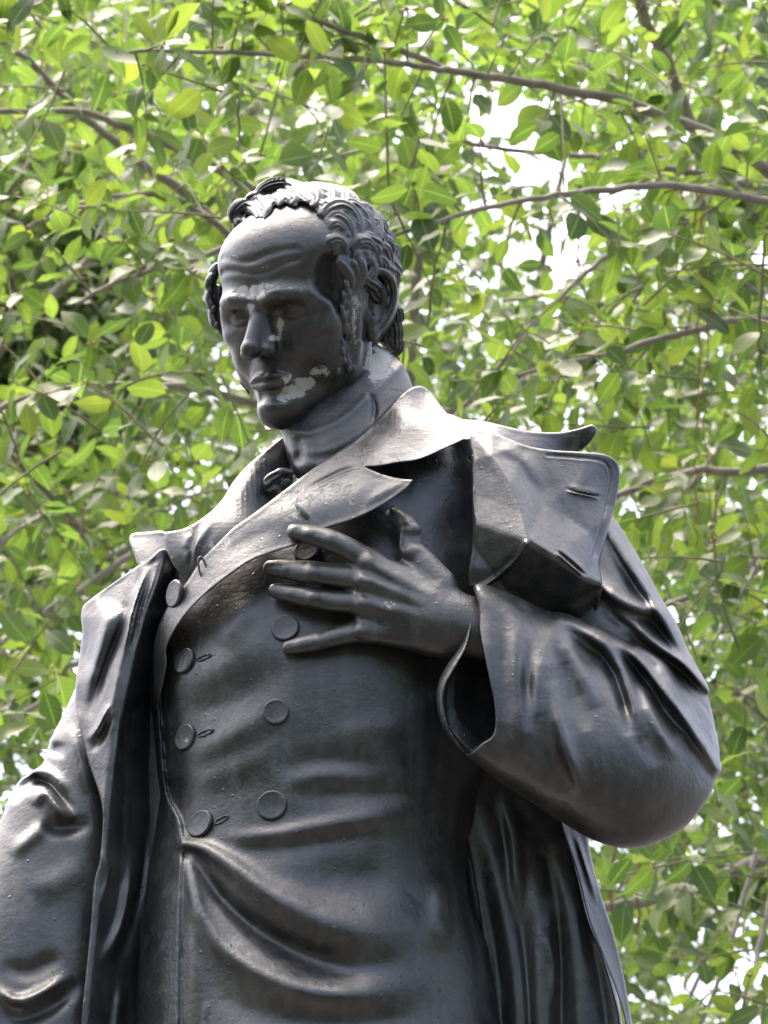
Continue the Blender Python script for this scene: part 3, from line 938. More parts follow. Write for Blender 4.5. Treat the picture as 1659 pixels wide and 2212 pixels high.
# skull cap of combed locks over the back and crown
for ring_i, el in enumerate(np.linspace(84, -34, 13)):
    e = math.radians(el)
    cnt = max(5, int(30 * math.cos(e)))
    for j in range(cnt):
        az = 2 * math.pi * (j + 0.5 * (ring_i % 2)) / cnt + random.uniform(-.08, .08)
        # az measured from +z (face); leave the face free
        fz = math.cos(az)
        if el < 40 and fz > 0.28 - 0.0 * el:
            continue
        if el < 68 and fz > 0.62:
            continue
        pts = []
        side = 1 if math.sin(az) > 0 else -1
        wob = random.uniform(-1, 1)
        for k in range(5):
            ee = e - math.radians(6.0 * k)
            aa = az + side * 0.055 * k + 0.10 * wob * math.sin(k * 1.7)
            rr = SK_R + 0.52 + 0.36 * math.sin(k * 1.25 + wob) ** 2
            pts.append(SK_C + rr * np.array([math.sin(aa) * math.cos(ee), math.sin(ee), math.cos(aa) * math.cos(ee)]))
        lock(pts, random.uniform(0.55, 0.8), 0.72, grooves=4, n=16)
Z = zlock
for sgn in (1, -1):
    for i in range(90):
        t = random.uniform(0, 1); z0 = 2.7 + 1.0 * t + random.uniform(-1.2, 1.2); y0 = 2.0 - 9.6 * t
        x0 = 7.72 - 1.1 * t - 0.28 * max(0.0, z0 - 2.6) - 0.45 * t * t
        L = random.uniform(1.5, 2.6); c = random.uniform(-1.2, 1.2)
        lock([np.array((sgn * (x0 - .1), y0 + L * .5, z0)), np.array((sgn * (x0 + .12), y0, z0 + c * .4)), np.array((sgn * (x0 - .12), y0 - L * .5, z0 + c * .1 + .2))], random.uniform(.2, .3), 0.9, grooves=4, n=20)
HAIR_POLY = np.array([(262, 330), (250, 260), (330, 180), (440, 110), (600, 92), (800, 95), (1000, 160), (1180, 290), (1310, 450), (1345, 640), (1330, 720), (1200, 660), (1110, 770), (1050, 790), (900, 600), (870, 450), (880, 300), (770, 250), (640, 190), (500, 190), (450, 330)], float)
made = 0
while made < 120:
    zx, zy = random.uniform(240, 1350), random.uniform(85, 800)
    if poly_sdf_raw(np.array([[zx]]), np.array([[zy]]), HAIR_POLY)[0, 0] < 4:
        continue
    made += 1
    ang = math.atan2(zy - 250, 900 - zx) * 0 + (0.25 + 1.15 * smooth01((zx - 500) / 700.0)) + random.uniform(-.4, .4)
    L = random.uniform(150, 260); curl = random.uniform(-1.3, 1.3)
    pts = []; px_, py_ = zx, zy
    for k in range(5):
        pts.append((px_, py_)); aa = ang + curl * k / 4.0
        px_ += L / 4 * math.cos(aa); py_ += L / 4 * math.sin(aa)
    if any(poly_sdf_raw(np.array([[a]]), np.array([[b]]), HAIR_POLY)[0, 0] < -14 for a, b in pts):
        continue
    Q = [on_skull(415 + a / 3.0, 363 + b / 3.0, 0.72 - 0.4 * abs(k - 2) / 2.0) for k, (a, b) in enumerate(pts)]
    lock(Q, random.uniform(0.42, 0.62), 0.62, grooves=5, n=22)
# front wave and crown, traced on the skull
Z([(400, 175), (440, 120), (520, 88), (620, 95), (690, 130), (700, 170), (640, 190)], 1.25, 0.7, 0.75)
Z([(470, 130), (540, 160), (620, 180), (690, 175)], 0.9, 0.9, 0.7)
Z([(500, 105), (600, 115), (690, 150), (760, 210), (800, 235)], 0.9, 0.9, 0.7)
Z([(620, 88), (730, 105), (795, 160), (810, 225), (770, 255)], 1.0, 0.9, 0.8, end=1.2)
Z([(700, 80), (820, 100), (895, 150), (910, 215), (870, 250)], 1.0, 0.8, 0.8, end=1.2)
Z([(760, 75), (900, 110), (990, 170), (990, 230), (930, 240)], 1.0, 0.7, 0.8)
Z([(830, 85), (960, 130), (1060, 190), (1090, 260)], 1.0, 0.6, 0.8)
Z([(840, 330), (880, 275), (960, 250), (1045, 290), (1095, 370), (1100, 450)], 1.1, 0.8, 0.85, end=1.2)
Z([(865, 360), (930, 315), (1000, 345), (1040, 410), (1050, 470)], 0.85,
  0.6, 0.8)
Z([(880, 420), (930, 375), (985, 400), (1010, 460)], 0.7, 1.0, 0.8)
Z([(900, 235), (1020, 225), (1120, 290), (1170, 390), (1170, 480)], 1.0, 0.6, 0.8)
Z([(1000, 205), (1110, 230), (1190, 310), (1220, 420), (1210, 500)], 1.0, 0.5, 0.8)
Z([(860, 560), (885, 505), (945, 482), (1000, 515), (1010, 575)], 0.70, 0.9, 0.9, end=1.2)
Z([(1035, 545), (1075, 492), (1140, 482), (1185, 530), (1180, 600)], 0.72, 0.9, 0.9, end=1.2)
Z([(850, 450), (900, 480), (940, 540), (930, 590)], 0.55, 0.6, 0.8)
Z([(1050, 560), (1095, 620), (1115, 690), (1085, 760), (1060, 800)], 0.6, 0.6, 0.9)
Z([(1175, 590), (1195, 670), (1150, 740), (1100, 775)], 0.6, 0.6, 0.9)
Z([(940, 600), (990, 660), (1040, 740), (1050, 820)], 0.6, 0.3, 0.9)
Z([(1010, 600), (1060, 650), (1080, 720), (1060, 780)], 0.5, 0.5, 0.9)
# curl over the viewer's left of the forehead
Z([(300, 345), (275, 300), (295, 240), (360, 225), (420, 260), (450, 335)], 0.75, 0.5, 1.1, end=0.5)
Z([(330, 340), (315, 300), (345, 262), (395, 275), (420, 335)], 0.5, 0.5, 1.1, end=0.5)
Z([(400, 190), (450, 205), (490, 260), (480, 330)], 0.7, 0.5, 1.0, end=0.3)
Z([(470, 170), (530, 190), (570, 220), (560, 250)], 0.6, 0.6, 1.0, end=0.3)
Z([(560, 160), (640, 180), (670, 215), (640, 235)], 0.6, 0.7, 1.0, end=0.4)
Z([(250, 350), (240, 280), (280, 215), (350, 200), (420, 225)], 0.6, 0.5, 0.9)
Z([(330, 215), (360, 165), (420, 165), (460, 215), (480, 290), (465, 345)], 0.62, 0.7, 0.9)
Z([(380, 180), (430, 140), (500, 150), (520, 210)], 0.7, 0.8, 0.8)
# far side locks and sideburn
for q, w in [([(-8.2, 4.6, 4.4), (-8.7, 3.4, 4.6), (-8.6, 2.2, 4.9)], 0.6), ([(-8.3, 3.2, 4.9), (-8.7, 2.0, 4.9), (-8.2, 0.9, 5.2), (-7.6, 1.1, 5.6)], 0.55), ([(-8.2, 1.6, 4.6), (-8.6, 0.4, 4.8), (-8.1, -0.9, 5.2), (-7.5, -0.5, 5.6)], 0.55),
             ([(-8.0, 5.6, 3.6), (-8.6, 4.2, 3.9), (-8.5, 3.0, 4.2)], 0.7), ([(-8.2, 0.4, 4.2), (-8.2, -1.0, 4.4), (-7.6, -2.2, 4.8)], 0.5), ([(-8.2, 3.4, 3.6), (-8.5, 1.6, 3.8), (-8.2, -0.4, 4.0)], 0.9), ([(-7.0, 7.2, 2.6), (-7.7, 5.6, 2.2), (-7.9, 4.0, 2.0)], 0.9), ([(-7.6, 5.2, 2.0), (-8.1, 3.4, 1.7), (-7.9, 1.6, 1.9)], 0.9), ([(-7.8, 3.2, 2.4), (-8.2, 1.8, 2.2), (-7.7, 0.4, 2.6), (-7.2, 0.3, 3.0)], 0.75),
             ([(-7.7, 1.4, 2.0), (-8.0, -0.2, 2.0), (-7.4, -1.6, 2.4), (-7.0, -1.2, 3.0)], 0.7), ([(-7.4, 0.0, 2.4), (-7.5, -1.8, 2.4), (-7.0, -3.4, 2.6)], 0.65), ([(-6.8, 8.2, 1.0), (-7.8, 6.4, 0.6), (-8.2, 4.2, 0.4)], 1.0)]:
    lock([np.array(p) for p in q], w, 0.8)
# nape curls under the ear
for q in [[(1270, 960), (1325, 1030), (1330, 1110), (1300, 1150)], [(1310, 1060), (1335, 1130), (1325, 1190), (1295, 1190)], [(1270, 1000), (1300, 1080), (1285, 1150)], [(1310, 860), (1340, 960), (1335, 1040)], [(1260, 900), (1300, 980), (1300, 1060)], [(1240, 1050), (1280, 1120), (1270, 1190)]]:
    P = [np.array(HR.T @ np.array([(415 + a / 3 - HC[0]) / HS, (HC[1] - 363 - b / 3) / HS, -3.4])) for a, b in q]
    lock(P, 0.85, 1.0)
# fuse the overlapping locks into one cast surface
hme = make_mesh('hair_locks', head2world(np.concatenate(hairV)) - BASE, np.concatenate(hairF)[:, ::-1])
tmp = bpy.data.objects.new('hair_locks', hme); COL.objects.link(tmp)
rm = tmp.modifiers.new('fuse', 'REMESH'); rm.mode = 'VOXEL'; rm.voxel_size = 0.00135
ev = tmp.evaluated_get(bpy.context.evaluated_depsgraph_get()); em = ev.to_mesh()
hn = len(em.vertices); hco = np.empty(hn * 3, np.float32); em.vertices.foreach_get('co', hco)
hli = np.empty(len(em.loops), np.int32); em.loops.foreach_get('vertex_index', hli)
ev.to_mesh_clear(); bpy.data.objects.remove(tmp); bpy.data.meshes.remove(hme)
hq4 = hli.reshape(-1, 4)
hair = statue_part('hair', laplace(hco.reshape(-1, 3).astype(float), hq4, 2, 0.45) + BASE, hq4, BRONZE, head)

# ---- the hand laid on the chest, with its wrist
HU, HV0 = 800.0, 1270.0
hand_v = Vol((-250, -170, -70), (290, 190, 90), 2.7)


def hp(u, v, e):                   # hand box coordinates
    return (u - HU, HV0 - v, e - 285 + 0.0)


def finger(pts, rad, k=10):
    hand_v.cap([hp(*p) for p in pts], rad, k)


finger([(800, 1215, 286), (745, 1181, 300), (712, 1167, 302), (668, 1154, 298), (636, 1148, 292)], [28, 24, 24.5, 21, 17])
finger([(800, 1250, 288), (730, 1243, 290), (676, 1237, 280), (620, 1230, 254), (585, 1227, 238)], [29, 25, 25.5, 22, 17])
finger([(800, 1300, 284), (735, 1299, 284), (680, 1291, 276), (630, 1282, 258), (596, 1276, 246)], [29, 24, 24.5, 21, 16.5])
finger([(790, 1360, 276), (738, 1372, 276), (692, 1384, 272), (650, 1393, 264), (622, 1399, 258)], [26, 21, 21, 18, 14.5])
finger([(950, 1262, 286), (905, 1208, 278), (888, 1188, 274), (886, 1148, 264), (866, 1124, 256), (851, 1111, 250)], [36, 29, 26, 24, 21, 18])
hand_v.cap([hp(800, 1222, 288), hp(930, 1290, 288)], [32, 44], 16)
hand_v.cap([hp(796, 1262, 288), hp(960, 1330, 288)], [32, 50], 16)
hand_v.cap([hp(796, 1310, 284), hp(960, 1350, 288)], [32, 52], 16)
hand_v.cap([hp(790, 1358, 278), hp(960, 1378, 286)], [28, 40], 16)
hand_v.cap([hp(870, 1262, 276), hp(880, 1340, 276)], [42, 44], 16)
hand_v.cap([hp(940, 1325, 286), hp(1020, 1352, 278), hp(1085, 1366, 270)], [62, 62, 60], 24)
hand_v.cap([hp(930, 1372, 280), hp(1075, 1392, 270)], [42, 44], 20)
for (u, v, e, r) in [(792, 1212, 308, 17), (786, 1252, 312, 18), (786, 1302, 306, 17), (780, 1362, 298, 15), (712, 1165, 313, 14), (676, 1235, 297, 15), (680, 1290, 292, 14), (692, 1383, 286, 12), (668, 1152, 312, 10), (622, 1229, 268, 11), (632, 1281, 271, 10), (889, 1143, 280, 16), (889, 1192, 290, 16)]:
    hand_v.ell(hp(u, v, e), (r * 1.2, r * 1.02, r * 1.05), 7)
for a, b in [((800, 1218, 316), (930, 1290, 330)), ((800, 1254, 319), (930, 1310, 332)), ((795, 1304, 313), (930, 1335, 330))]:
    hand_v.cap([hp(*a), hp(*b)], [5, 4], 18)
for a, b in [((790, 1233, 330), (850, 1262, 342)), ((790, 1278, 330), (850, 1300, 342)), ((785, 1335, 322), (850, 1345, 338))]:
    hand_v.cap([hp(*a), hp(*b)], [7, 5], 14, True)
# nails
for (u, v, e, rz) in [(642, 1143, 305, 0.15), (592, 1222, 250, 0.1), (602, 1271, 258, 0.15), (628, 1394, 269, -0.15), (851, 1108, 265, 0.7)]:
    hand_v.ell(hp(u, v, e), (12, 9, 5.2), 1.0, rz=-rz)
hvv, hqq = hand_v.mesh(3, True)
hu = HU + hvv[:, 0]; hvp = HV0 - hvv[:, 1]
hand = statue_part('hand', unproj(hu, hvp, lean(hvp) + 285 + hvv[:, 2]), hqq, BRONZE, statue)

# ---- overcoat: back mass, sleeves, collar, front panels
oc_outline = [(430, 1150), (330, 1230), (250, 1300), (225, 1400), (225, 1600), (235, 1800), (225, 2212), (200, 2700), (190, 3150), (280, 3210), (1300, 3210), (1420, 3150), (1390, 2700), (1345, 2212), (1285, 1900), (1250, 1750), (1330, 1560), (1330, 1300), (1270, 1080),
              (1180, 985), (1060, 935), (980, 915), (900, 862), (760, 900), (600, 990)]
overcoat = body('overcoat', oc_outline, [(300, 1300, -150), (1250, 1200, -130), (700, 1000, -130), (700, 1600, -160), (250, 2212, -140), (1300, 2212, -120), (700, 3000, -140)], 170, 120, 150, BRONZE, statue, (), 14.0, soft=60)

# viewer's right: folded lapel of the overcoat
f_out = [(1018, 938), (1019, 1000), (1020, 1068), (1022, 1136), (1019, 1190), (1012, 1232), (1012, 1270, 'c'), (1036, 1268), (1109, 1290), (1181, 1322), (1268, 1364, 'c'), (1290, 1316), (1300, 1278), (1300, 1250), (1295, 1217), (1310, 1158),
         (1326, 1100), (1339, 1036), (1334, 1000), (1308, 982), (1272, 977), (1190, 972), (1136, 962), (1059, 932)]
f_pts = [(1018, 938, 150), (1059, 932, 135), (1136, 962, 120), (1190, 972, 95), (1272, 977, 60), (1308, 982, 40), (1336, 1003, 20), (1340, 1036, 20), (1326, 1100, 45), (1310, 1158, 80), (1295, 1217, 125), (1301, 1264, 165),   # 0-11
         (1268, 1364, 85), (1181, 1322, 150), (1109, 1290, 190), (1036, 1268, 225), (1012, 1270, 225),                       # 12-16
         (1019, 1000, 190), (1020, 1068, 215), (1034, 1133, 252), (1014, 1226, 240),                                           # 17-20
         (1060, 985, 210), (1100, 1045, 245), (1122, 1105, 275), (1136, 1166, 312),                                            # 21-24 crest 1
         (1199, 1205, 288), (1250, 1243, 245), (1240, 1060, 120), (1170, 1090, 190), (1270, 1150, 140),                       # 25-29
         (1092, 1152, 285), (1060, 1230, 238), (1150, 1250, 228), (1230, 1300, 180), (1120, 1000, 165), (1025, 1180, 236)]                         # 30-35
f_edges = [(21, 22), (22, 23), (23, 24), (24, 25), (25, 26), (26, 11), (19, 30), (30, 24), (17, 21), (24, 31), (31, 15)]
flap = sheet('collar_flap', f_out, {'p': f_pts, 'e': f_edges, 'blur': 7}, 7.0, BRONZE, overcoat,
             [([(1180, 985), (1250, 990), (1305, 1000), (1318, 1040), (1300, 1120), (1280, 1200)], 3.5, -4, 'n'), ([(1075, 960), (1130, 1000), (1180, 1060)], 16, 9), ([(1150, 1000), (1200, 1080), (1240, 1170)], 22, -9), ([(1230, 1040), (1290, 1090), (1290, 1180)], 24, 7),
              ([(1136, 1172), (1110, 1210), (1070, 1246), (1040, 1266)], 4, 10, 'n'), ([(1216, 1056), (1256, 1065), (1298, 1074)], 10, 6), ([(1216, 1056), (1256, 1065), (1298, 1074)], 3.2, -13), ([(1198, 1188), (1232, 1216), (1268, 1248)], 10, 6), ([(1198, 1188), (1232, 1216), (1268, 1248)], 3.2, -13)], 2.3, rim=2.5)
sheet('collar_flap', [(975, 918), (995, 907), (1045, 910), (1136, 930), (1204, 934), (1254, 925), (1280, 917), (1289, 930), (1274, 956), (1249, 976), (1190, 984), (1136, 975), (1059, 945), (1000, 950)],
      [(975, 918, 60), (995, 907, 40), (1045, 912, 60), (1136, 930, 40), (1204, 934, 10), (1282, 918, -10), (1289, 930, -4), (1249, 973, -30), (1190, 975, 30), (1136, 965, 80), (1059, 940, 110), (1000, 945, 120), (1230, 945, 14)], 7.0, BRONZE, overcoat, (), 1.9, rim=2.0)
# viewer's right sleeve: upper arm, then forearm with an open bell cuff
ua_out = [(1230, 1040), (1300, 1085), (1328, 1120), (1362, 1172), (1408, 1254), (1453, 1344), (1498, 1430), (1526, 1494), (1545, 1571), (1552, 1640), (1500, 1680), (1400, 1600), (1250, 1480), (1160, 1350), (1150, 1150)]
ua_str = [
    ([(1300, 1120), (1353, 1210), (1408, 1296), (1450, 1376), (1510, 1475)], 13, [10, 24, 26, 24, 8], 'gn'), ([(1318, 1170), (1372, 1268), (1430, 1352), (1470, 1420)], 15, [0, -13, -13, 0], 'gn'),
    ([(1270, 1235), (1312, 1275), (1360, 1306), (1430, 1330), (1480, 1400)], 17, [0, 32, 32, 16, 0], 'gn'), ([(1290, 1305), (1350, 1345), (1400, 1360)], 15, [0, -12, 0], 'gn'),
    ([(1335, 1326), (1372, 1350), (1408, 1384), (1476, 1436), (1530, 1492)], (12, 9), [8, 28, 30, 26, 10], 'gn'), ([(1340, 1368), (1410, 1408), (1480, 1456), (1535, 1515)], 10, [0, -16, -16, 0], 'gn'),
    ([(1360, 1316), (1420, 1360), (1490, 1425)], 12, [0, -13, 0], 'gn')]
sleeve_r = body('sleeve', ua_out, [(1230, 1060, -30), (1330, 1120, -60), (1500, 1430, -30), (1550, 1640, 10), (1400, 1560, 30), (1250, 1350, 0), (1380, 1300, 0)], 150, 150, 130, BRONZE, overcoat, ua_str, 3.3, soft=24)

fa_out = [(1027, 1263), (1100, 1282), (1181, 1318), (1263, 1358), (1317, 1375), (1376, 1397), (1421, 1420), (1470, 1458), (1520, 1520), (1545, 1580), (1553, 1630), (1550, 1672), (1534, 1718), (1507, 1757), (1466, 1797), (1408, 1824), (1353, 1833), (1299, 1821),
          (1263, 1806), (1207, 1772), (1143, 1730), (1078, 1688), (1018, 1640), (985, 1610), (957, 1572), (944, 1525), (946, 1478), (966, 1436), (999, 1388), (1018, 1330)]
fa_str = [
    ([(1215, 1335), (1263, 1362), (1302, 1392), (1335, 1435), (1352, 1480), (1368, 1530), (1378, 1580)], (20, 13), [14, 34, 40, 36, 28, 12, 0], 'gn'),
    ([(1290, 1365), (1330, 1388), (1371, 1418), (1412, 1464), (1455, 1520), (1490, 1565), (1520, 1620)], (18, 13), [14, 36, 42, 40, 34, 16, 0], 'gn'),
    ([(1385, 1400), (1424, 1432), (1448, 1482), (1474, 1534), (1516, 1605), (1548, 1660)], (14, 12), [20, 34, 36, 34, 28, 18], 'gn'),
    ([(1290, 1395), (1330, 1460), (1348, 1520), (1362, 1590)], 14, [0, -22, -30, 0], 'gn'), ([(1340, 1405), (1388, 1460), (1430, 1530), (1470, 1590)], 13, [0, -28, -32, 0], 'gn'),
    ([(1425, 1455), (1470, 1520), (1525, 1610)], 11, [0, -26, 0], 'gn'),
    ([(1390, 1470), (1406, 1540), (1440, 1605), (1470, 1640)], 15, [0, 22, 22, 0], 'gn'), ([(1372, 1540), (1390, 1600), (1424, 1655)], 16, [0, -16, 0], 'gn'),
    ([(1190, 1470), (1208, 1560), (1232, 1640), (1262, 1720)], 16, [0, 22, 22, 0], 'gn'), ([(1160, 1540), (1190, 1630), (1224, 1710)], 22, [0, -14, 0], 'gn'),
    ([(1190, 1345), (1176, 1420), (1160, 1510), (1158, 1610)], 22, [0, 18, 16, 0], 'gn'), ([(1120, 1330), (1116, 1440), (1122, 1540), (1130, 1650)], 16, [0, 14, 14, 0], 'gn'),
    ([(1140, 1380), (1138, 1480), (1142, 1580)], 15, [0, -14, 0], 'gn'), ([(1185, 1330), (1225, 1400), (1262, 1465), (1290, 1530)], 22, [0, 24, 20, 0], 'gn'), ([(1210, 1430), (1240, 1500), (1270, 1580)], 20, [0, -16, 0], 'gn'),
     ([(1080, 1290), (1086, 1420), (1098, 1560)], 18, [0, -10, 0], 'gn')]
cuff_open = [(1012, 1262), (1033, 1300), (1036, 1362), (1045, 1408), (1059, 1476), (1068, 1521), (1070, 1566), (1063, 1590), (1045, 1603), (1024, 1620), (1010, 1628), (988, 1600), (969, 1568), (960, 1524), (963, 1484), (981, 1448), (1008, 1397), (1020, 1335), (1010, 1300)]
cuff_rim = spline(cuff_open, True, 6.0)
fa_depth = [(1027, 1263, 315), (1030, 1400, 325), (960, 1530, 335), (1010, 1630, 335), (1150, 1500, 240), (1180, 1700, 230), (1300, 1400, 130), (1350, 1600, 150), (1420, 1430, 60), (1550, 1640, 30), (1400, 1820, 110), (1280, 1810, 170)]


def carve_cuff(Fv, u1, v1, w1, E):
    D = poly_sdf(u1, v1, cuff_rim)
    # the mouth: everything in front of the far lip inside the rim outline; undercut behind the near edge
    inner_out = [(985, 1420), (1050, 1360), (1110, 1400), (1150, 1480), (1145, 1570), (1090, 1635), (1040, 1612), (985, 1570), (968, 1520), (972, 1460)]
    cav, _ = body_field(u1, v1, inner_out, 90, 72.0, 70.0, w1, None, 16)
    mouth = np.maximum(-D[:, :, None], (-38 - w1)[None, None, :])
    hole = np.minimum(cav, mouth)
    k = 5.0
    a, d = Fv, -hole
    h = np.maximum(k - np.abs(a - d), 0) / k
    return (np.maximum(a, d) + h * h * k * 0.25).astype(np.float32)


fore = body('sleeve', fa_out, fa_depth, 150, [(1030, 1400, 105), (960, 1560, 95), (1150, 1500, 140), (1300, 1600, 175), (1450, 1650, 165), (1400, 1420, 120), (1350, 1820, 150)], 110, BRONZE, overcoat, fa_str, 3.1, soft=24, carve=carve_cuff)

# viewer's left: shoulder tab, draped front panel, sleeve
sheet('collar_flap', [(279, 1166), (285, 1153), (320, 1149), (358, 1150), (372, 1190), (350, 1215), (318, 1222), (299, 1221), (290, 1195)],
      [(279, 1166, -40), (320, 1150, -20), (358, 1150, 30), (372, 1190, 60), (318, 1222, 30), (299, 1221, 10), (290, 1190, -10)], 6.5, BRONZE, overcoat, (), 1.9, rim=2)
lp_out = [(350, 1185), (318, 1212), (300, 1221), (250, 1256), (203, 1289), (180, 1309), (175, 1331), (178, 1366), (172, 1416), (163, 1486), (166, 1546), (185, 1631), (214, 1715), (222, 1765), (215, 1860), (203, 1906), (195, 2006), (185, 2106), (175, 2212), (165, 2580),
          (370, 2580), (360, 2212), (390, 1900), (400, 1700), (385, 1500), (385, 1330), (385, 1240), (374, 1205)]
crest = [(352, 1205, 75), (333, 1262, 92), (308, 1322, 100), (290, 1400, 104), (270, 1490, 104), (254, 1570, 104), (240, 1656, 106), (230, 1756, 110), (222, 1860, 114), (211, 1906, 118), (203, 2006, 126), (192, 2106, 134), (182, 2212, 140), (172, 2600, 160), (168, 3000, 170)]
lp_pts = list(crest) + [(300, 1221, 20), (203, 1289, -60), (175, 1331, -80), (175, 1410, -60), (163, 1486, -30), (166, 1546, 0), (185, 1631, 40), (214, 1715, 80), (235, 1340, 35), (225, 1450, 45), (215, 1560, 60),
                        (375, 1230, 10), (352, 1300, 5), (335, 1400, -40), (325, 1500, -60), (320, 1650, -60), (315, 1800, -50), (310, 1900, -40), (290, 2050, -20), (280, 2212, -10), (275, 2600, 0), (275, 3000, 0),
                        (390, 1330, -60), (390, 1500, -90), (400, 1700, -90), (390, 1900, -90), (360, 2212, -70), (370, 2600, -60), (380, 3000, -60), (165, 3000, 165), (165, 2600, 155), (175, 2212, 134)]
lp_edges = [(i, i + 1) for i in range(len(crest) - 1)]
sheet('front_panel', lp_out, {'p': lp_pts, 'e': lp_edges, 'blur': 8}, 7.0, BRONZE, overcoat,
      [([(322, 1218), (302, 1271), (288, 1316), (276, 1386), (262, 1450)], 8, 20), ([(338, 1220), (318, 1276), (300, 1331), (280, 1410)], 7, -14), ([(290, 1260), (280, 1300), (262, 1360), (238, 1420), (214, 1490), (192, 1571)], 12, -26),
       ([(246, 1296), (228, 1366), (206, 1446), (190, 1520)], 14, 14), ([(240, 1515), (216, 1571), (190, 1604)], 7, 18), ([(245, 1540), (220, 1600), (196, 1630)], 8, -12), ([(270, 1400), (250, 1500), (232, 1600)], 10, 12),
       ([(310, 1226), (292, 1290), (270, 1340)], 6, -10), ([(262, 1500), (262, 1700), (255, 1900)], 10, -10), ([(285, 1820), (276, 1910), (258, 2000), (215, 2080), (200, 2096)], 14, 26), ([(305, 1750), (300, 1900), (262, 2050), (222, 2130)], 12, -18),
       ([(262, 2100), (250, 2200), (240, 2300)], 12, 16), ([(216, 1830), (232, 1880), (214, 1960)], 8, 8)], 3.2, rim=2.5)
ls_out = [(240, 1330), (190, 1380), (168, 1470), (160, 1492), (135, 1546), (110, 1596), (94, 1646), (82, 1664), (46, 1681), (20, 1721), (4, 1768), (-30, 1860), (-80, 2020), (-120, 2200), (-150, 2400), (-120, 2480), (60, 2500), (190, 2460), (215, 2360), (235, 2212), (250, 2000), (265, 1800), (270, 1600), (275, 1400)]
sheet_l = body('sleeve', ls_out, [(200, 1400, -70), (100, 1700, -40), (0, 2000, 10), (200, 2200, 10), (-100, 2600, 80), (150, 2600, 60), (250, 1700, -40)], 130, 105, 110, BRONZE, overcoat,
               [([(20, 1740), (38, 1710), (64, 1690), (100, 1692), (135, 1728), (165, 1765)], (12, 10), -30), ([(50, 1672), (85, 1664), (115, 1676), (150, 1715)], 10, 10), ([(70, 1745), (98, 1712), (128, 1748), (165, 1775)], 14, 30),
                ([(85, 1775), (125, 1790), (200, 1780)], 16, -20), ([(-20, 2120), (10, 2150), (45, 2162), (100, 2138), (155, 2100)], (14, 10), 24), ([(-10, 2190), (50, 2200), (120, 2170), (180, 2110)], 16, -18), ([(0, 2080), (60, 2100), (140, 2060)], 18, -14),
                ([(150, 1560), (170, 1640), (190, 1720)], 14, 12), ([(20, 1850), (90, 1790), (110, 1780)], 16, 12), ([(60, 1930), (130, 1900), (190, 1860)], 30, 10), ([(130, 1600), (120, 1640)], 14, -10)], 4.0, soft=22)

# lower right front panels of the overcoat
rp_out = [(960, 1600), (985, 1700), (1015, 1850), (1040, 2000), (1070, 2212), (1090, 2580), (1345, 2580), (1340, 2212), (1322, 2130), (1300, 2060), (1270, 1983), (1245, 1881), (1215, 1783), (1200, 1720), (1150, 1600), (1050, 1560)]
sheet('front_panel', rp_out, [(960, 1600, 60), (1040, 2000, 30), (1070, 2212, 30), (1200, 1720, 40), (1270, 1983, 60), (1340, 2212, 70), (1150, 1950, 46), (1200, 2212, 50), (1100, 3000, 40), (1330, 3000, 80), (1090, 2600, 40), (1340, 2600, 80)], 7.0, BRONZE, overcoat,
      [([(1010, 1640), (1045, 1760), (1072, 1870), (1100, 2000), (1122, 2150), (1125, 2400), (1130, 2800)], 28, 32), ([(1080, 1700), (1110, 1800), (1118, 1900), (1128, 2000)], 16, 20), ([(1125, 1740), (1150, 1880), (1168, 2000), (1168, 2120), (1170, 2300), (1178, 2700)], 28, 32),
       ([(1172, 2000), (1192, 2080), (1192, 2180)], 10, 14), ([(1180, 1740), (1222, 1906), (1245, 2046), (1256, 2200), (1262, 2500)], 20, 18), ([(1085, 1860), (1128, 2040), (1144, 2200), (1150, 2600)], 16, -20),
       ([(1170, 1820), (1206, 1980), (1212, 2200), (1218, 2600)], 20, -20), ([(1030, 1800), (1060, 1960), (1085, 2150), (1098, 2600)], 20, -18), ([(1240, 1900), (1285, 2060), (1312, 2230), (1320, 2600)], 16, -15)], 3.4)
sheet('front_panel', [(1195, 1690), (1212, 1783), (1245, 1881), (1271, 1983), (1300, 2060), (1330, 2137), (1351, 2212), (1375, 2400), (1385, 2580), (1430, 2580), (1392, 2330), (1366, 2212), (1352, 2133), (1339, 2069), (1322, 2005), (1301, 1941), (1280, 1864), (1270, 1812), (1255, 1700)],
      [(1200, 1700, 78), (1245, 1881, 86), (1300, 2060, 92), (1351, 2212, 98), (1395, 3000, 110), (1255, 1700, 20), (1280, 1864, 20), (1322, 2005, 40), (1366, 2212, 66), (1460, 3000, 60)], 6.0, BRONZE, overcoat,
      [([(1240, 1800), (1262, 1870), (1290, 1960)], 7, 8)], 1.9, rim=2)

# legs, shoes and the plinth the figure stands on (below the picture)
leg_v = Vol((-420, -1450, -330), (420, 20, 330), 12.0)
for sx in (-150, 150):
    leg_v.cap([(sx, 0, 0), (sx * 1.05, -600, 20), (sx * 1.1, -1310, -20)], [165, 120, 90], 20)
    leg_v.cap([(sx * 1.1, -1345, -20), (sx * 1.25, -1370, 190)], [75, 58], 30)
lv, lq = leg_v.mesh(2)
c22, s22 = math.cos(PITCH), math.sin(PITCH)
# leg box is upright: x right, y world-up, z towards the viewer (horizontal)
org = unproj(720.0, 2950.0, lean(2950.0) - 20)
LW = org + lv[:, 0:1] * PXM * RIGHT + lv[:, 1:2] * PXM * np.array([0, 0, 1.0]) + lv[:, 2:3] * PXM * np.array([0, -1.0, 0])
statue_part('trousers', LW, lq, BRONZE, statue)
FOOT_Z = float(LW[:, 2].min()); FOOT = org.copy()
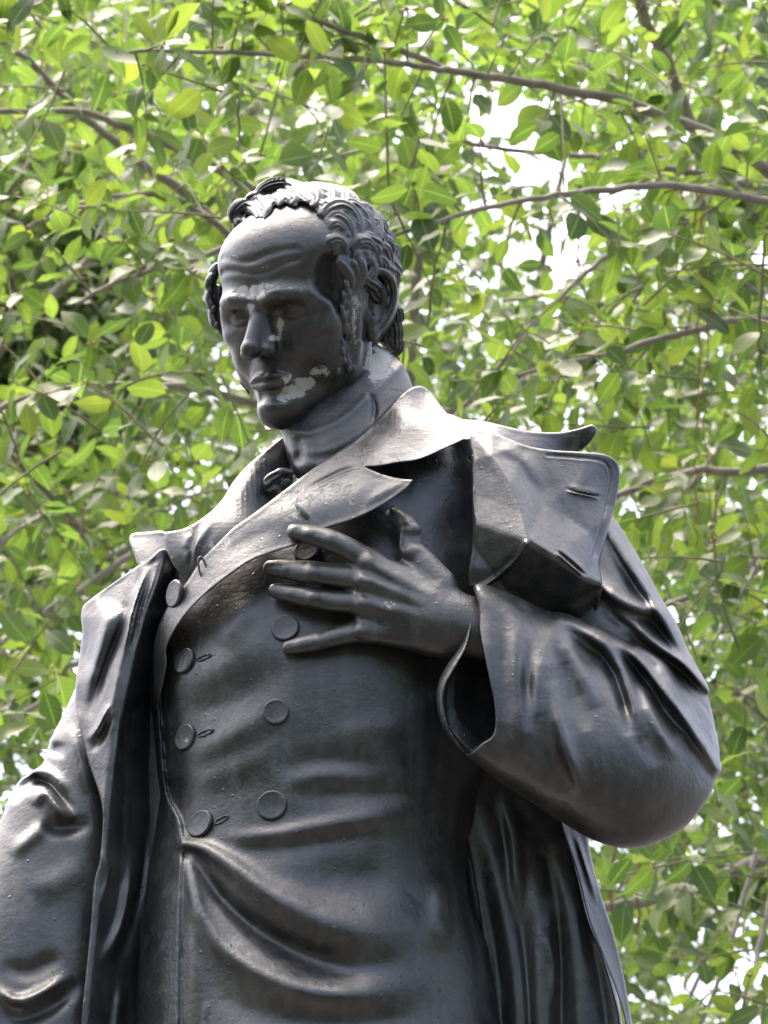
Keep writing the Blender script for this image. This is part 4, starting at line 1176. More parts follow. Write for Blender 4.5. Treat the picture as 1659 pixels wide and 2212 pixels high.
# ------------------------------------------------------------------ plinth and ground
def mat_simple(name, c1, c2, scale, rough=0.85, bump=0.3, dist=0.004):
    m, N, L, b = new_mat(name)
    tc = N.new('ShaderNodeTexCoord').outputs['Object']
    n1 = noise(N, L, tc, scale, 6, 0.6)
    n2 = noise(N, L, tc, scale * 9, 4, 0.6)
    f = math_node(N, L, 'ADD', math_node(N, L, 'MULTIPLY', n1, 0.65), math_node(N, L, 'MULTIPLY', n2, 0.35))
    L.new(ramp(N, L, f, [(0.35, c1), (0.65, c2)]), b.inputs['Base Color'])
    b.inputs['Roughness'].default_value = rough
    bp = N.new('ShaderNodeBump'); bp.inputs['Strength'].default_value = bump; bp.inputs['Distance'].default_value = dist
    L.new(n2, bp.inputs['Height']); L.new(bp.outputs[0], b.inputs['Normal'])
    return m


STONE = mat_simple('plinth_granite', (0.24, 0.22, 0.20), (0.36, 0.34, 0.31), 6.0)
GROUND = mat_simple('ground_paving', (0.035, 0.034, 0.033), (0.065, 0.063, 0.06), 1.5, 0.95, 0.6, 0.02)
BARK = mat_simple('bark', (0.20, 0.175, 0.15), (0.40, 0.365, 0.32), 22.0, 0.9, 0.6, 0.004)
TWIG = mat_simple('twig_bark', (0.13, 0.12, 0.07), (0.27, 0.25, 0.15), 30.0, 0.8, 0.3, 0.001)
BUD = mat_simple('leaf_bud', (0.22, 0.11, 0.04), (0.30, 0.19, 0.07), 40.0, 0.6, 0.1, 0.001)
ROOT = mat_simple('aerial_root', (0.22, 0.09, 0.05), (0.36, 0.17, 0.10), 25.0, 0.8, 0.3, 0.001)

gv = np.array([(-600, -600, 0), (600, -600, 0), (600, 900, 0), (-600, 900, 0)], float)
g = add_obj('ground', make_mesh('ground', gv, [(0, 1, 2, 3)], False), GROUND)
g['kind'] = 'structure'


def box_stack(name, levels, cx, cy, mat, label, cat):
    V, F = [], []
    for (z0, z1, hx, hy, bev) in levels:
        k = len(V)
        for (z, a) in ((z0, 0.0), (z0 + bev, bev), (z1 - bev, bev), (z1, 0.0)):
            ex, ey = hx - (bev - a), hy - (bev - a)
            V += [(cx - ex, cy - ey, z), (cx + ex, cy - ey, z), (cx + ex, cy + ey, z), (cx - ex, cy + ey, z)]
        for r in range(3):
            for j in range(4):
                F.append((k + r * 4 + j, k + r * 4 + (j + 1) % 4, k + (r + 1) * 4 + (j + 1) % 4, k + (r + 1) * 4 + j))
        F.append((k + 3, k + 2, k + 1, k)); F.append((k + 12, k + 13, k + 14, k + 15))
    o = add_obj(name, make_mesh(name, np.array(V), F, False), mat)
    o['label'] = label; o['category'] = cat
    return o


box_stack('plinth', [(0, 0.25, 0.78, 0.78, 0.02), (0.25, 0.42, 0.66, 0.66, 0.03), (0.42, FOOT_Z - 0.30, 0.54, 0.54, 0.008), (FOOT_Z - 0.30, FOOT_Z - 0.16, 0.64, 0.64, 0.04), (FOOT_Z - 0.16, FOOT_Z - 0.004, 0.56, 0.56, 0.01)],
          FOOT[0], FOOT[1] - 0.05, STONE, 'grey granite plinth under the bronze statue', 'plinth')


# ------------------------------------------------------------------ trees
def mat_leaf(name, cols, trans, gloss=0.32):
    m, N, L, b = new_mat(name)
    at = N.new('ShaderNodeAttribute'); at.attribute_name = 'tint'
    oi = N.new('ShaderNodeObjectInfo')
    f = math_node(N, L, 'FRACT', math_node(N, L, 'ADD', at.outputs['Fac'], oi.outputs['Random']))
    base = ramp(N, L, f, cols)
    ac = N.new('ShaderNodeAttribute'); ac.attribute_name = 'across'
    al = N.new('ShaderNodeAttribute'); al.attribute_name = 'along'
    ab = math_node(N, L, 'ABSOLUTE', ac.outputs['Fac'])
    rib = ramp(N, L, ab, [(0.0, (1, 1, 1)), (0.09, (0, 0, 0))])
    sv = math_node(N, L, 'SINE', math_node(N, L, 'ADD', math_node(N, L, 'MULTIPLY', al.outputs['Fac'], 44.0), math_node(N, L, 'MULTIPLY', ab, -9.0)))
    side = math_node(N, L, 'MULTIPLY', ramp(N, L, sv, [(0.86, (0, 0, 0)), (1.0, (1, 1, 1))]), 0.14)
    v = math_node(N, L, 'MAXIMUM', math_node(N, L, 'MULTIPLY', rib, 0.75), side)
    tc = N.new('ShaderNodeTexCoord').outputs['Object']
    blot = noise(N, L, tc, 26.0, 3, 0.6)
    base = mixc(N, L, math_node(N, L, 'MULTIPLY', ramp(N, L, blot, [(0.5, (0, 0, 0)), (0.8, (1, 1, 1))]), 0.25), base, (0.16, 0.20, 0.04))
    col = mixc(N, L, v, base, (0.20, 0.29, 0.10))
    L.new(col, b.inputs['Base Color'])
    b.inputs['Roughness'].default_value = gloss
    b.inputs['Specular IOR Level'].default_value = 0.42
    tr = N.new('ShaderNodeBsdfTranslucent')
    gm = N.new('ShaderNodeMix'); gm.data_type = 'RGBA'; gm.blend_type = 'MULTIPLY'; gm.inputs[0].default_value = 1.0
    L.new(col, gm.inputs[6]); gm.inputs[7].default_value = (2.1, 2.3, 0.95, 1)
    L.new(gm.outputs[2], tr.inputs['Color'])
    mx = N.new('ShaderNodeMixShader'); mx.inputs[0].default_value = trans
    L.new(b.outputs[0], mx.inputs[1]); L.new(tr.outputs[0], mx.inputs[2])
    out = N['Material Output']
    L.new(mx.outputs[0], out.inputs['Surface'])
    return m


LEAF = mat_leaf('fig_leaf', [(0.0, (0.034, 0.060, 0.030)), (0.30, (0.056, 0.092, 0.036)), (0.62, (0.088, 0.132, 0.044)), (0.90, (0.125, 0.165, 0.050)), (1.0, (0.15, 0.18, 0.052))], 0.47, 0.40)
LEAF2 = mat_leaf('back_leaf', [(0.0, (0.040, 0.066, 0.034)), (0.5, (0.074, 0.112, 0.044)), (1.0, (0.12, 0.158, 0.054))], 0.46, 0.45)


def leaf_shape(rnd, wide=0.52, segs=5):
    """ovate leaf, unit length along +y from the stalk, face towards +z"""
    t = np.linspace(0, 1, segs + 1)
    prof = wide * 0.5 * np.sin(np.pi * np.clip(t, 0, 1) ** 0.95) ** 0.62
    fold = rnd.uniform(0.08, 0.38); droop = rnd.uniform(-0.15, 0.5); twist = rnd.uniform(-0.5, 0.5); wav = rnd.uniform(0, 0.05)
    V = [(0, -0.16, 0.0)]; ac = [0.0]; al = [0.0]
    for i, ti in enumerate(t):
        z = -droop * ti * ti
        if i in (0, segs):
            V.append((0, ti, z)); ac.append(0); al.append(ti)
        else:
            for s in (-1, 0, 1):
                x = s * prof[i]
                V.append((x, ti - 0.02 * abs(s), z + abs(x) * fold + s * prof[i] * twist * ti + abs(s) * wav * math.sin(i * 2.3 + s)))
                ac.append(s); al.append(ti)
    F = []
    def row(i): return 2 + 3 * (i - 1)
    a = row(1)
    F += [(1, a + 1, a), (1, a + 2, a + 1)]
    for i in range(1, segs - 1):
        p, q = row(i), row(i + 1)
        F += [(p, p + 1, q + 1), (p, q + 1, q), (p + 1, p + 2, q + 2), (p + 1, q + 2, q + 1)]
    p = row(segs - 1); e = len(V) - 1
    F += [(p, p + 1, e), (p + 1, p + 2, e)]
    # stalk sliver
    V += [(-0.012, -0.16, 0), (0.012, -0.16, 0)]; ac += [0, 0]; al += [0, 0]
    n = len(V)
    F += [(n - 2, n - 1, 1)]
    return np.array(V, float), np.array(F), np.array(ac), np.array(al)


lr = random.Random(11)
SHAPES = [leaf_shape(lr, lr.uniform(0.48, 0.74)) for _ in range(20)]
SHAPES_LOW = [leaf_shape(lr, lr.uniform(0.5, 0.74), 3) for _ in range(10)]
LEAF_ME = []


def leaf_attrs(me, ac, al, tint=None):
    for nm, arr in (('across', ac), ('along', al), ('tint', tint)):
        if arr is None:
            continue
        a = me.attributes.new(nm, 'FLOAT', 'POINT'); a.data.foreach_set('value', np.asarray(arr, np.float32))


for sh in SHAPES:
    me = make_mesh('leaf', sh[0], sh[1], True); leaf_attrs(me, sh[2], sh[3]); me.materials.append(LEAF); LEAF_ME.append(me)

# openings where the photograph shows sky, as (u, v, ru, rv) in photo units
GAPS = [(1105, 235, 84, 70), (1060, 310, 80, 44), (1180, 350, 150, 40), (1300, 405, 150, 34), (1215, 585, 74, 84), (1140, 545, 120, 36), (1240, 510, 80, 36), (1360, 430, 60, 30), (1180, 650, 40, 30), (1570, 300, 40, 40), (1620, 2090, 60, 105),
        (1490, 2130, 70, 50), (1400, 1940, 26, 24), (1545, 1975, 40, 34), (1370, 2170, 30, 40), (960, 20, 50, 24), (890, 60, 36, 30), (1330, 40, 30, 40), (1650, 560, 24, 60), (1250, 260, 30, 24), (340, 160, 20, 14), (300, 240, 14, 10), (1000, 190, 26, 22)]


def gap_value(u, v, wide=1.0):
    m = np.zeros(np.shape(u))
    for (cu, cv, ru, rv) in GAPS:
        m = np.maximum(m, np.exp(-(((u - cu) / (ru * wide * 0.84)) ** 2 + ((v - cv) / (rv * wide * 0.84)) ** 2) ** 2))
    return m


STAT_POLY = spline([(455, 480), (560, 400), (700, 395), (830, 450), (870, 600), (860, 760), (930, 850), (1000, 920), (1280, 930), (1335, 1010), (1320, 1120), (1520, 1480), (1550, 1650), (1450, 1810), (1270, 1815), (1360, 2212),
                    (1360, 2500), (-200, 2500), (-200, 1900), (90, 1650), (180, 1320), (290, 1160), (450, 1120), (600, 950), (520, 760), (460, 660)], True, 20)


_mu = np.arange(-700, 2400, 10.0); _mv = np.arange(-700, 3000, 10.0)
_MU, _MV = np.meshgrid(_mu, _mv, indexing='ij')
HIDE = poly_sdf_raw(_MU.astype(np.float32), _MV.astype(np.float32), STAT_POLY) > 30


def statue_hides(u, v):
    i = np.clip(((np.asarray(u) + 700) / 10).astype(int), 0, HIDE.shape[0] - 1); j = np.clip(((np.asarray(v) + 700) / 10).astype(int), 0, HIDE.shape[1] - 1)
    return HIDE[i, j]


def branch_pts(pts, d0, d1, jitter=0.0):
    pl = spline(pts, False, 22.0)
    n = len(pl)
    dist = np.linspace(d0, d1, n)
    P = ray_point(pl[:, 0], pl[:, 1], dist)
    if jitter:
        P = P + rng.normal(0, jitter, P.shape)
    return P


def tree_root(name, base, label):
    e = bpy.data.objects.new(name, None); COL.objects.link(e); e.location = base
    e['label'] = label; e['category'] = 'tree'; e['group'] = 'trees behind the statue'
    return e


def limb(tree, P, r0, r1, mat=None, name='branch', n=9):
    m = len(P)
    r = np.linspace(r0, r1, m) * (1 + 0.05 * np.sin(np.arange(m) * 1.9 + r0 * 500))
    W, F = sweep(P, r, n)
    return add_obj(name, make_mesh(name, W - np.array(tree.location), F), mat or BARK, tree)


def rot_from(yv, zv):
    y = yv / (np.linalg.norm(yv, axis=1)[:, None] + 1e-9)
    z = zv - (zv * y).sum(1)[:, None] * y
    z /= np.linalg.norm(z, axis=1)[:, None] + 1e-9
    x = np.cross(y, z)
    return np.stack([x, y, z], 2)        # columns


class Foliage:
    def __init__(s):
        s.pos, s.dir, s.nor, s.len, s.seeds = [], [], [], [], []
        s.twV, s.twF, s.n = [], [], 0
        s.buds = []

    def leaf(s, p, d, n, l):
        s.pos.append(p); s.dir.append(d); s.nor.append(n); s.len.append(l)

    def twig(s, P, r0, r1, n=4):
        W, F = sweep(np.asarray(P), np.linspace(r0, r1, len(P)), n)
        s.twV.append(W); s.twF.append(F + s.n); s.n += len(W)

    def spray(s, p, d, length, count, size, bend=0.25, rosette=True, rad=0.0028):
        """a twig with alternate leaves and a tuft at its tip"""
        d = d / np.linalg.norm(d)
        side = np.cross(d, rng.normal(0, 1, 3)); side /= np.linalg.norm(side)
        t = np.linspace(0, 1, 6)[:, None]
        P = p + d * length * t + side * bend * length * t ** 2 * rng.uniform(-1, 1) + np.array([0, 0, -0.12]) * length * t ** 2
        s.twig(P, rad, rad * 0.5)
        s.buds += [P[-1] + rng.normal(0, rad * 1.5, 3) for _ in range(int(rng.integers(1, 5)))]
        for i in range(count):
            f = 0.25 + 0.75 * i / max(1, count - 1)
            if rosette and i > count * 0.45:
                f = 1.0 - rng.uniform(0, 0.10)
            k = min(int(f * 5), 4)
            q = P[k] + (P[k + 1] - P[k]) * (f * 5 - k)
            ang = i * 2.4 + rng.uniform(-0.5, 0.5)
            ax = np.cross(d, [0.2, 0.9, 0.35]); ax /= np.linalg.norm(ax)
            bx = np.cross(d, ax)
            out = ax * math.cos(ang) + bx * math.sin(ang)
            dr = out * rng.uniform(0.7, 1.1) + d * rng.uniform(0.1, 0.8) + np.array([0, 0, rng.uniform(-0.55, 0.25)])
            nr = np.array([0, -0.35, 0.8]) + rng.normal(0, 0.5, 3) - 0.2 * out
            l = size * rng.uniform(0.62, 1.12)
            s.leaf(q + dr / np.linalg.norm(dr) * l * 0.16, dr, nr, l)

    def build(s, tree, mat, singles, clear=0.9, wide=1.0, shapes=None):
        P0 = np.array(s.pos); gu, gvv, _ = world2photo(P0)
        keep = np.nonzero(rng.uniform(0, 1, len(P0)) > gap_value(gu, gvv, wide) * clear)[0]
        for nm in ('pos', 'dir', 'nor', 'len'):
            a = getattr(s, nm); setattr(s, nm, [a[i] for i in keep])
        pos = np.array(s.pos); R = rot_from(np.array(s.dir), np.array(s.nor)); ln = np.array(s.len)
        u, v, z = world2photo(pos)
        vis = (u > -20) & (u < 1680) & (v > -20) & (v < 2232) & ~statue_hides(u, v)
        score = np.where(vis, ln / z, 0)
        order = np.argsort(-score)
        single = order[:singles]
        single = single[score[single] > 0]
        rest = np.setdiff1d(np.arange(len(pos)), single)
        base = np.array(tree.location)
        tint = rng.uniform(0, 1, len(pos))
        from mathutils import Matrix
        for i in single:
            o = bpy.data.objects.new('leaf', LEAF_ME[int(rng.integers(len(LEAF_ME)))])
            COL.objects.link(o); o.parent = tree
            M = np.eye(4); M[:3, :3] = R[i] * ln[i]; M[:3, 3] = pos[i] - base
            o.matrix_basis = Matrix(M.tolist())
        if len(rest):
            shapes = shapes or SHAPES
            kind = rng.integers(0, len(shapes), len(pos))
            Vs, Fs, A, B, Tn = [], [], [], [], []; off = 0
            for k, sh in enumerate(shapes):
                idx = rest[kind[rest] == k]
                if not len(idx):
                    continue
                W = np.einsum('nij,vj->nvi', R[idx] * ln[idx][:, None, None], sh[0]) + pos[idx][:, None] - base
                nvx = len(sh[0])
                Vs.append(W.reshape(-1, 3)); Fs.append((sh[1][None] + (np.arange(len(idx)) * nvx)[:, None, None]).reshape(-1, 3) + off)
                off += nvx * len(idx)
                A.append(np.tile(sh[2], len(idx))); B.append(np.tile(sh[3], len(idx))); Tn.append(np.repeat(tint[idx], nvx))
            me = make_mesh('foliage', np.concatenate(Vs), np.concatenate(Fs), True)
            leaf_attrs(me, np.concatenate(A), np.concatenate(B), np.concatenate(Tn))
            o = add_obj('foliage', me, mat, tree); o['kind'] = 'stuff'
        if s.buds and singles > 200:
            oct_v = np.array([(1, 0, 0), (-1, 0, 0), (0, 1, 0), (0, -1, 0), (0, 0, 1.2), (0, 0, -1.2)], float)
            oct_f = np.array([(0, 2, 4), (2, 1, 4), (1, 3, 4), (3, 0, 4), (2, 0, 5), (1, 2, 5), (3, 1, 5), (0, 3, 5)])
            B = np.array(s.buds); rr = rng.uniform(0.0022, 0.0042, len(B))
            W = (B[:, None] + oct_v[None] * rr[:, None, None] - base).reshape(-1, 3)
            F = (oct_f[None] + (np.arange(len(B)) * 6)[:, None, None]).reshape(-1, 3)
            o = add_obj('buds', make_mesh('buds', W, F), BUD, tree); o['kind'] = 'stuff'
        if s.twV:
            o = add_obj('twigs', make_mesh('twigs', np.concatenate(s.twV) - base, np.concatenate(s.twF)), TWIG, tree); o['kind'] = 'stuff'


def bulk(fol, clusters, per, dmin, dmax, size, spread, margin, dens=None, wide=1.1):
    u = rng.uniform(-margin, 1659 + margin, clusters); v = rng.uniform(-300, 2450, clusters)
    k = (~statue_hides(u, v) | (rng.uniform(0, 1, clusters) < 0.15)) & (rng.uniform(0, 1, clusters) > gap_value(u, v, wide))
    if dens is not None:
        k &= rng.uniform(0, 1, clusters) < dens(u, v)
    P = ray_point(u[k], v[k], rng.uniform(dmin, dmax, k.sum()))
    P = np.repeat(P, per, 0); n = len(P)
    off = rng.normal(0, 1, (n, 3)); off *= (rng.uniform(0.2, 1, n) * spread / np.linalg.norm(off, axis=1))[:, None]
    d = off / spread + rng.normal(0, .5, (n, 3)) + [0, 0, -.25]; nr = rng.normal(0, .5, (n, 3)) + [0, -.35, .8]
    fol.pos += list(P + off); fol.dir += list(d); fol.nor += list(nr); fol.len += list(size * rng.uniform(.55, 1.15, n))


# ---- near fig tree: limbs reach in from the right, as in the photograph
near_base = np.array([4.1, 11.4, 0.0])
fig = tree_root('fig_tree', near_base, 'broad-leaved fig tree reaching over the statue with long grey branches')
FT = Foliage()
trunk_top = np.array([3.55, 11.3, 5.2])
tp = np.array([near_base, near_base + [-0.05, 0, 1.2], near_base + [-0.1, 0, 2.6], near_base + [-0.3, -0.05, 4.0], trunk_top])
limb(fig, tp, 0.34, 0.22, name='trunk', n=14)
BR = [([(600, 8), (700, 50), (800, 85), (900, 120), (960, 148), (1050, 164), (1150, 178), (1250, 200), (1350, 217), (1450, 258), (1540, 292), (1620, 342), (1720, 420), (1900, 560)], 9.6, 10.6, .004, .015),
      ([(1365, -60), (1400, 60), (1440, 130), (1465, 200), (1510, 300), (1600, 430), (1760, 560)], 10.4, 10.8, .010, .014),
      ([(250, 112), (370, 110), (480, 112), (640, 122), (800, 130), (960, 152)], 9.4, 9.8, .003, .006),
      ([(-60, 228), (0, 240), (130, 240), (200, 246), (270, 275), (350, 308), (430, 342), (520, 392), (600, 440)], 10.2, 10.8, .005, .011),
      ([(-40, 60), (60, 130), (170, 240), (250, 310), (330, 370), (400, 420), (490, 510), (560, 600)], 11.0, 11.6, .006, .013),
      ([(60, 492), (100, 474), (170, 440), (260, 424), (340, 420), (420, 450), (490, 505), (560, 570)], 9.8, 10.4, .004, .008),
      ([(-60, 905), (0, 880), (100, 845), (220, 832), (330, 835), (420, 838), (560, 875), (640, 900)], 10.0, 10.4, .005, .009),
      ([(840, 512), (1000, 462), (1150, 430), (1300, 410), (1430, 400), (1530, 410), (1680, 440)], 9.4, 9.8, .0035, .008),
      ([(1000, 305), (1100, 325), (1200, 330), (1300, 340), (1400, 356), (1540, 382), (1700, 420)], 10.2, 10.8, .0035, .009),
      ([(935, 330), (905, 560), (893, 700), (886, 840), (880, 1000)], 12.5, 12.7, .008, .014),
      ([(730, 300), (748, 360), (770, 440), (800, 560)], 11.8, 12.0, .010, .013),
      ([(1330, 1070), (1440, 1032), (1520, 1016), (1600, 1020), (1700, 1005)], 10.6, 11.0, .006, .010),
      ([(1430, 1310), (1480, 1292), (1560, 1268), (1660, 1190), (1720, 1150)], 11.0, 11.4, .006, .009),
      ([(1250, 1965), (1310, 1960), (1400, 1945), (1480, 1918), (1560, 1890), (1690, 1840)], 11.4, 11.8, .010, .015),
      ([(1590, 2240), (1625, 2120), (1650, 2000), (1690, 1850)], 9.8, 10.2, .004, .006),
      ([(1500, 2240), (1560, 2100), (1600, 1960), (1640, 1820)], 10.6, 10.9, .004, .006),
      ([(940, 950), (1000, 880), (1210, 640), (1330, 540), (1430, 488), (1560, 460)], 10.6, 11.2, .003, .007),
      ([(1090, 650), (1180, 640), (1290, 655), (1400, 670)], 11.5, 11.8, .004, .006),
      ([(-60, 930), (0, 960), (60, 1020), (130, 1095), (200, 1180)], 11.2, 11.6, .006, .009),
      ([(-40, 1420), (0, 1390), (100, 1320), (190, 1262), (280, 1200)], 11.0, 11.4, .006, .008),
      ([(-40, 1210), (30, 1150), (120, 1098), (260, 1060)], 11.6, 12.0, .005, .007),
      ([(1540, 1480), (1600, 1500), (1680, 1560)], 12.0, 12.2, .012, .016),
      ([(1540, 1390), (1590, 1300), (1659, 1190)], 10.4, 10.6, .003, .005),
      ([(1300, 1180), (1390, 1120), (1480, 1060), (1560, 950)], 11.4, 11.6, .004, .006),
      ([(1100, 815), (1200, 790), (1330, 760), (1480, 720), (1600, 690), (1700, 690)], 10.0, 10.4, .004, .008),
      ([(160, 660), (250, 610), (360, 575), (440, 555), (520, 520)], 9.8, 10.1, .004, .006)]
BRP = []
for pts, d0, d1, r0, r1 in BR:
    P = branch_pts(pts, d0, d1, 0.0012)
    BRP.append((P, max(r0, r1)))
    limb(fig, P, r0 * 1.12, r1 * 1.12)
    n = len(P)
    for i in range(1, n - 1):
        if rng.uniform() < 0.55:
            d = P[i + 1] - P[i - 1]; d /= np.linalg.norm(d)
            o = np.cross(d, rng.normal(0, 1, 3)); o /= np.linalg.norm(o)
            o = o + np.array([0, 0, 0.35]) + d * rng.uniform(-0.6, 0.2)
            uu, vv, _ = world2photo(P[i][None])
            if rng.uniform() > gap_value(uu, vv)[0] * 0.9:
                FT.spray(P[i], o, rng.uniform(0.06, 0.20), int(rng.integers(4, 8)), rng.uniform(0.058, 0.090))
# main limbs out of the picture, back to the trunk
for a, b, r in [(BRP[0][0][-1], trunk_top, .06), (BRP[1][0][-1], trunk_top, .05), (BRP[13][0][-1], trunk_top - [0.1, 0, 1.2], .05), (BRP[21][0][-1], trunk_top - [0.05, 0, .7], .05)]:
    t = np.linspace(0, 1, 8)[:, None]
    limb(fig, a + (b - a) * t + np.array([0, 0, -0.25]) * t * (1 - t), 0.022, r)
# hanging yellow-green shoots and aerial roots
for pts, d, r in [([(968, 470), (955, 520), (940, 570), (930, 640), (922, 705)], 9.2, .0026), ([(900, 480), (890, 380), (905, 300)], 9.4, .0026), ([(1655, 500), (1645, 620), (1640, 800)], 9.3, .003), ([(515, 320), (512, 250), (520, 180)], 9.2, .0026)]:
    limb(fig, branch_pts(pts, d, d + .05, .002), r, r, TWIG, 'shoot', 6)
    P = branch_pts(pts, d, d + .05)
    for i in range(1, len(P), 2):
        FT.leaf(P[i], np.array([rng.choice([-1, 1]) * 0.8, -0.2, -0.5]), np.array([0, -0.4, 0.8]) + rng.normal(0, .3, 3), 0.07)
for pts, d, r in [([(1518, 420), (1512, 600), (1508, 800), (1502, 1000), (1506, 1180)], 9.6, .0016), ([(1532, 470), (1528, 700), (1524, 900), (1540, 1190)], 9.7, .0013), ([(1378, 1800), (1374, 1900), (1376, 2010)], 11, .003), ([(1330, 1830), (1322, 1930), (1330, 2020)], 11, .003),
                  ([(1480, 330), (1476, 400), (1478, 470)], 10, .002)]:
    limb(fig, branch_pts(pts, d, d + .1, .004), r, r, ROOT, 'aerial_root', 5)


def scatter_sprays(fol, n, dmin, dmax, size, lens, counts, margin=260, dens=None, gapw=0.97, rad=0.0028):
    made = 0; tries = 0
    while made < n and tries < n * 6:
        tries += 1
        u = rng.uniform(-margin, 1659 + margin); v = rng.uniform(-margin, 2212 + margin * 0.6)
        if statue_hides(u, v) and rng.uniform() < 0.8:
            continue
        if rng.uniform() < gap_value(u, v) * gapw:
            continue
        if dens is not None and rng.uniform() > dens(u, v):
            continue
        dist = rng.uniform(dmin, dmax)
        p = ray_point(u, v, dist)
        d = rng.normal(0, 1, 3) + np.array([-0.5, -0.1, 0.25])
        fol.spray(p, d, rng.uniform(*lens), int(rng.integers(*counts)), size * rng.uniform(0.8, 1.15), rad=rad)
        made += 1


scatter_sprays(FT, 520, 9.3, 11.4, 0.076, (0.12, 0.30), (4, 9), margin=500, dens=lambda u, v: 0.3 if (u < 300 and 480 < v < 1000) else (1.0 if v < 700 else 0.7))
# unseen boughs and leaves added overhead on this tree to dim skylight from above
for k in range(9):
    a = np.array([3.4, 10.6, rng.uniform(5.6, 6.6)]); b = np.array([rng.uniform(-3.2, 0.5), rng.uniform(3.4, 8.0), rng.uniform(7.0, 8.2)]); t = np.linspace(0, 1, 10)[:, None]
    limb(fig, a + (b - a) * t + np.array([0, 0, 1.6]) * t * (1 - t), .05, .01, n=7)
for k in range(430):
    FT.spray(np.array([rng.uniform(-3.6, 3.4), rng.uniform(3.2, 8.6), rng.uniform(6.9, 8.3)]), rng.normal(0, 1, 3), rng.uniform(.15, .35), int(rng.integers(6, 11)), 0.105)
FT.build(fig, LEAF, 300, 0.8)

# ---- second fig tree behind it
mid_base = np.array([-3.6, 14.5, 0.0])
mid = tree_root('fig_tree', mid_base, 'second fig tree farther back whose leafy crown fills the gaps left of the head')
FM = Foliage()
limb(mid, np.array([mid_base, mid_base + [0.1, 0, 2], mid_base + [0.4, 0.1, 4], mid_base + [0.9, 0.1, 6.2]]), 0.4, 0.25, name='trunk', n=14)
for k in range(20):
    u0 = rng.uniform(-150, 1800); v0 = rng.uniform(-100, 2250); L = rng.uniform(300, 700)
    if gap_value(u0, v0) > 0.2:
        continue
    a = rng.uniform(-0.7, 0.35)
    s = rng.choice([-1, 1])
    pts = [(u0 + s * L * t * math.cos(a), v0 + L * t * math.sin(a) + 40 * math.sin(t * 3 + k)) for t in (0, 0.3, 0.6, 1)]
    d = rng.uniform(11.8, 14.2)
    limb(mid, branch_pts(pts, d, d + rng.uniform(-.5, .5), .006), .003, rng.uniform(.004, .009), n=7)
b0 = mid_base + [0.9, 0.1, 6.2]
for e in [(200, 200), (700, 100), (1200, 800), (100, 1100)]:
    q = ray_point(e[0], e[1], 13.5); t = np.linspace(0, 1, 9)[:, None]
    limb(mid, b0 + (q - b0) * t + np.array([0, 0, 0.5]) * t * (1 - t), .03, .010)
bulk(FM, 2600, 7, 12.0, 15.5, 0.068, 0.11, 800, lambda u, v: np.where((u < 280) & (v > 380) & (v < 950), 0.4, 1.0))
scatter_sprays(FM, 1500, 11.6, 14.6, 0.070, (0.10, 0.32), (5, 10), margin=700, dens=lambda u, v: 0.25 if (u < 280 and 380 < v < 950) else 1.0)
FM.build(mid, LEAF, 300, 0.97, 1.05, SHAPES_LOW)

# ---- far, small-leaved tree hung with creepers (left edge), and the wall of foliage behind
far_base = np.array([-5.2, 17.5, 0.0])
far = tree_root('creeper_tree', far_base, 'shaded tree at the left edge hung with small-leaved creepers')
FF = Foliage()
limb(far, np.array([far_base, far_base + [0.3, 0, 3], far_base + [1.2, 0, 5.5], far_base + [2.0, 0, 8.4], far_base + [2.3, 0, 11]]), 0.45, 0.22, name='trunk', n=14)
for k in range(70):
    u0 = rng.uniform(-120, 260); v0 = rng.uniform(150, 900); L = rng.uniform(200, 600)
    d = rng.uniform(15.5, 17)
    P = branch_pts([(u0, v0), (u0 + rng.uniform(-20, 20), v0 + L * .5), (u0 + rng.uniform(-30, 30), v0 + L)], d, d, .01)
    FF.twig(P, .006, .004)
    for q in P:
        for _ in range(9):
            FF.leaf(q + rng.normal(0, .06, 3), rng.normal(0, 1, 3) + [0, 0, -.8], rng.normal(0, .6, 3) + [0, -.5, .6], rng.uniform(.03, .06))
for (u0, v0) in [(80, 400), (250, 300), (20, 800), (300, 900), (150, 1200)]:
    q = ray_point(u0, v0, 16.5); b0 = far_base + [1.6, 0, 7]; t = np.linspace(0, 1, 8)[:, None]
    limb(far, b0 + (q - b0) * t, .03, .012)
scatter_sprays(FF, 800, 15.2, 17.2, 0.068, (0.15, 0.4), (6, 12), dens=lambda u, v: 1.0 if u < 500 else 0.15)
FF.build(far, LEAF2, 120, 0.98, 1.1, SHAPES_LOW)

back_base = np.array([-0.1, 21.0, 0.0])
back = tree_root('shade_tree', back_base, 'distant shade tree whose dense crown closes the view behind the figs')
FB = Foliage()
limb(back, np.array([back_base, back_base + [0, 0, 3], back_base + [0.3, 0, 6], back_base + [0.4, 0, 9.5]]), 0.5, 0.3, name='trunk', n=14)
for k in range(12):
    q = ray_point(rng.uniform(-200, 1850), rng.uniform(-100, 2300), rng.uniform(18.5, 21.5)); b0 = back_base + [0.3, 0, rng.uniform(4, 9)]; t = np.linspace(0, 1, 9)[:, None]
    limb(back, b0 + (q - b0) * t + np.array([0, 0, 0.8]) * t * (1 - t), .05, .010, n=7)
bulk(FB, 5200, 9, 16.0, 22.0, 0.078, 0.17, 1000, wide=1.2)
scatter_sprays(FB, 900, 17.5, 22.0, 0.085, (0.2, 0.5), (7, 13), margin=800, gapw=0.995, rad=0.005)
FB.build(back, LEAF2, 60, 0.995, 1.15, SHAPES_LOW)


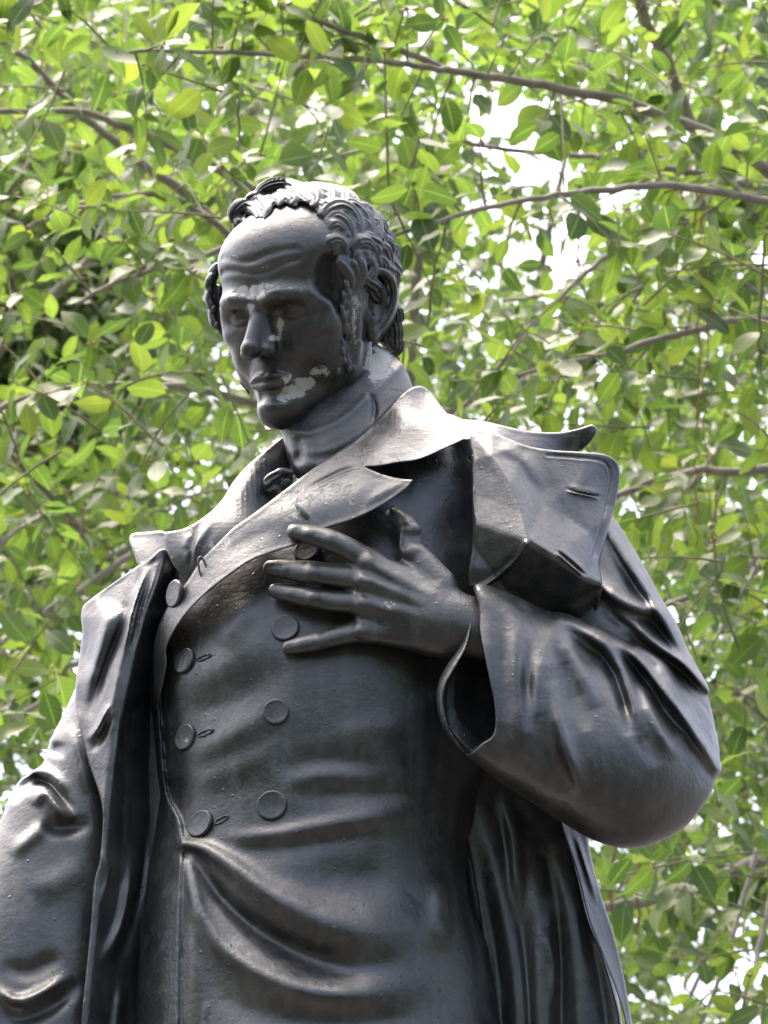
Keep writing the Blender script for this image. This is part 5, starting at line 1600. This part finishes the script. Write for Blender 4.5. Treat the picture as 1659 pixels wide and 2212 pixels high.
# ---- unseen trees added around the viewer to block low sky mirrored in the bronze
sky_block_me = None
for k, (x, y, h) in enumerate([(-9.5, -7.0, 9.0), (-3.2, -12.5, 10.5), (4.6, -11.0, 9.5), (10.5, -5.0, 9.0), (13.0, 4.0, 9.5), (-13.0, 2.5, 9.5), (-7.2, -1.5, 9.0), (0.8, -8.0, 8.5), (7.0, -3.0, 8.5)]):
    b = np.array([x, y, 0.0])
    t_ = tree_root('park_tree', b, ['tall round-crowned park tree standing behind the viewer to the left', 'tallest park tree straight behind the viewer', 'park tree behind the viewer to the right', 'park tree at the right of the viewer',
                                    'park tree far to the right of the statue', 'park tree far to the left of the statue', 'park tree close to the left of the viewer',
                                    'nearest park tree right behind the viewer', 'park tree close to the right of the viewer'][k])
    t_['group'] = 'park trees around the lawn'
    limb(t_, np.array([b, b + [0.1, 0, h * .3], b + [-0.1, 0.1, h * .6], b + [0, 0, h * .85]]), 0.3, 0.1, name='trunk', n=12)
    if sky_block_me is None:
        n = 5200
        d = rng.normal(0, 1, (n, 3)); d /= np.linalg.norm(d, axis=1)[:, None]
        lump = 1 + 0.18 * np.sin(d[:, 0] * 5 + 1) * np.sin(d[:, 1] * 6) + 0.12 * np.sin(d[:, 2] * 9)
        pos = d * (rng.uniform(0.35, 1, n) ** 0.5 * lump)[:, None] * np.array([4.0, 4.0, 3.3])
        R = rot_from(rng.normal(0, 1, (n, 3)), rng.normal(0, .5, (n, 3)) + [0, 0, 1]) * rng.uniform(.22, .36, n)[:, None, None]
        sh = SHAPES[0]
        W = (np.einsum('nij,vj->nvi', R, sh[0]) + pos[:, None]).reshape(-1, 3)
        F = (sh[1][None] + (np.arange(n) * len(sh[0]))[:, None, None]).reshape(-1, 3)
        sky_block_me = make_mesh('foliage', W, F); leaf_attrs(sky_block_me, np.tile(sh[2], n), np.tile(sh[3], n), np.repeat(rng.uniform(0, 1, n), len(sh[0])))
        sky_block_me.materials.append(LEAF2)
    o = add_obj('foliage', sky_block_me, None, t_); o['kind'] = 'stuff'
    o.location = (0, 0, h * 0.62); o.rotation_euler = (0, 0, k * 1.3)
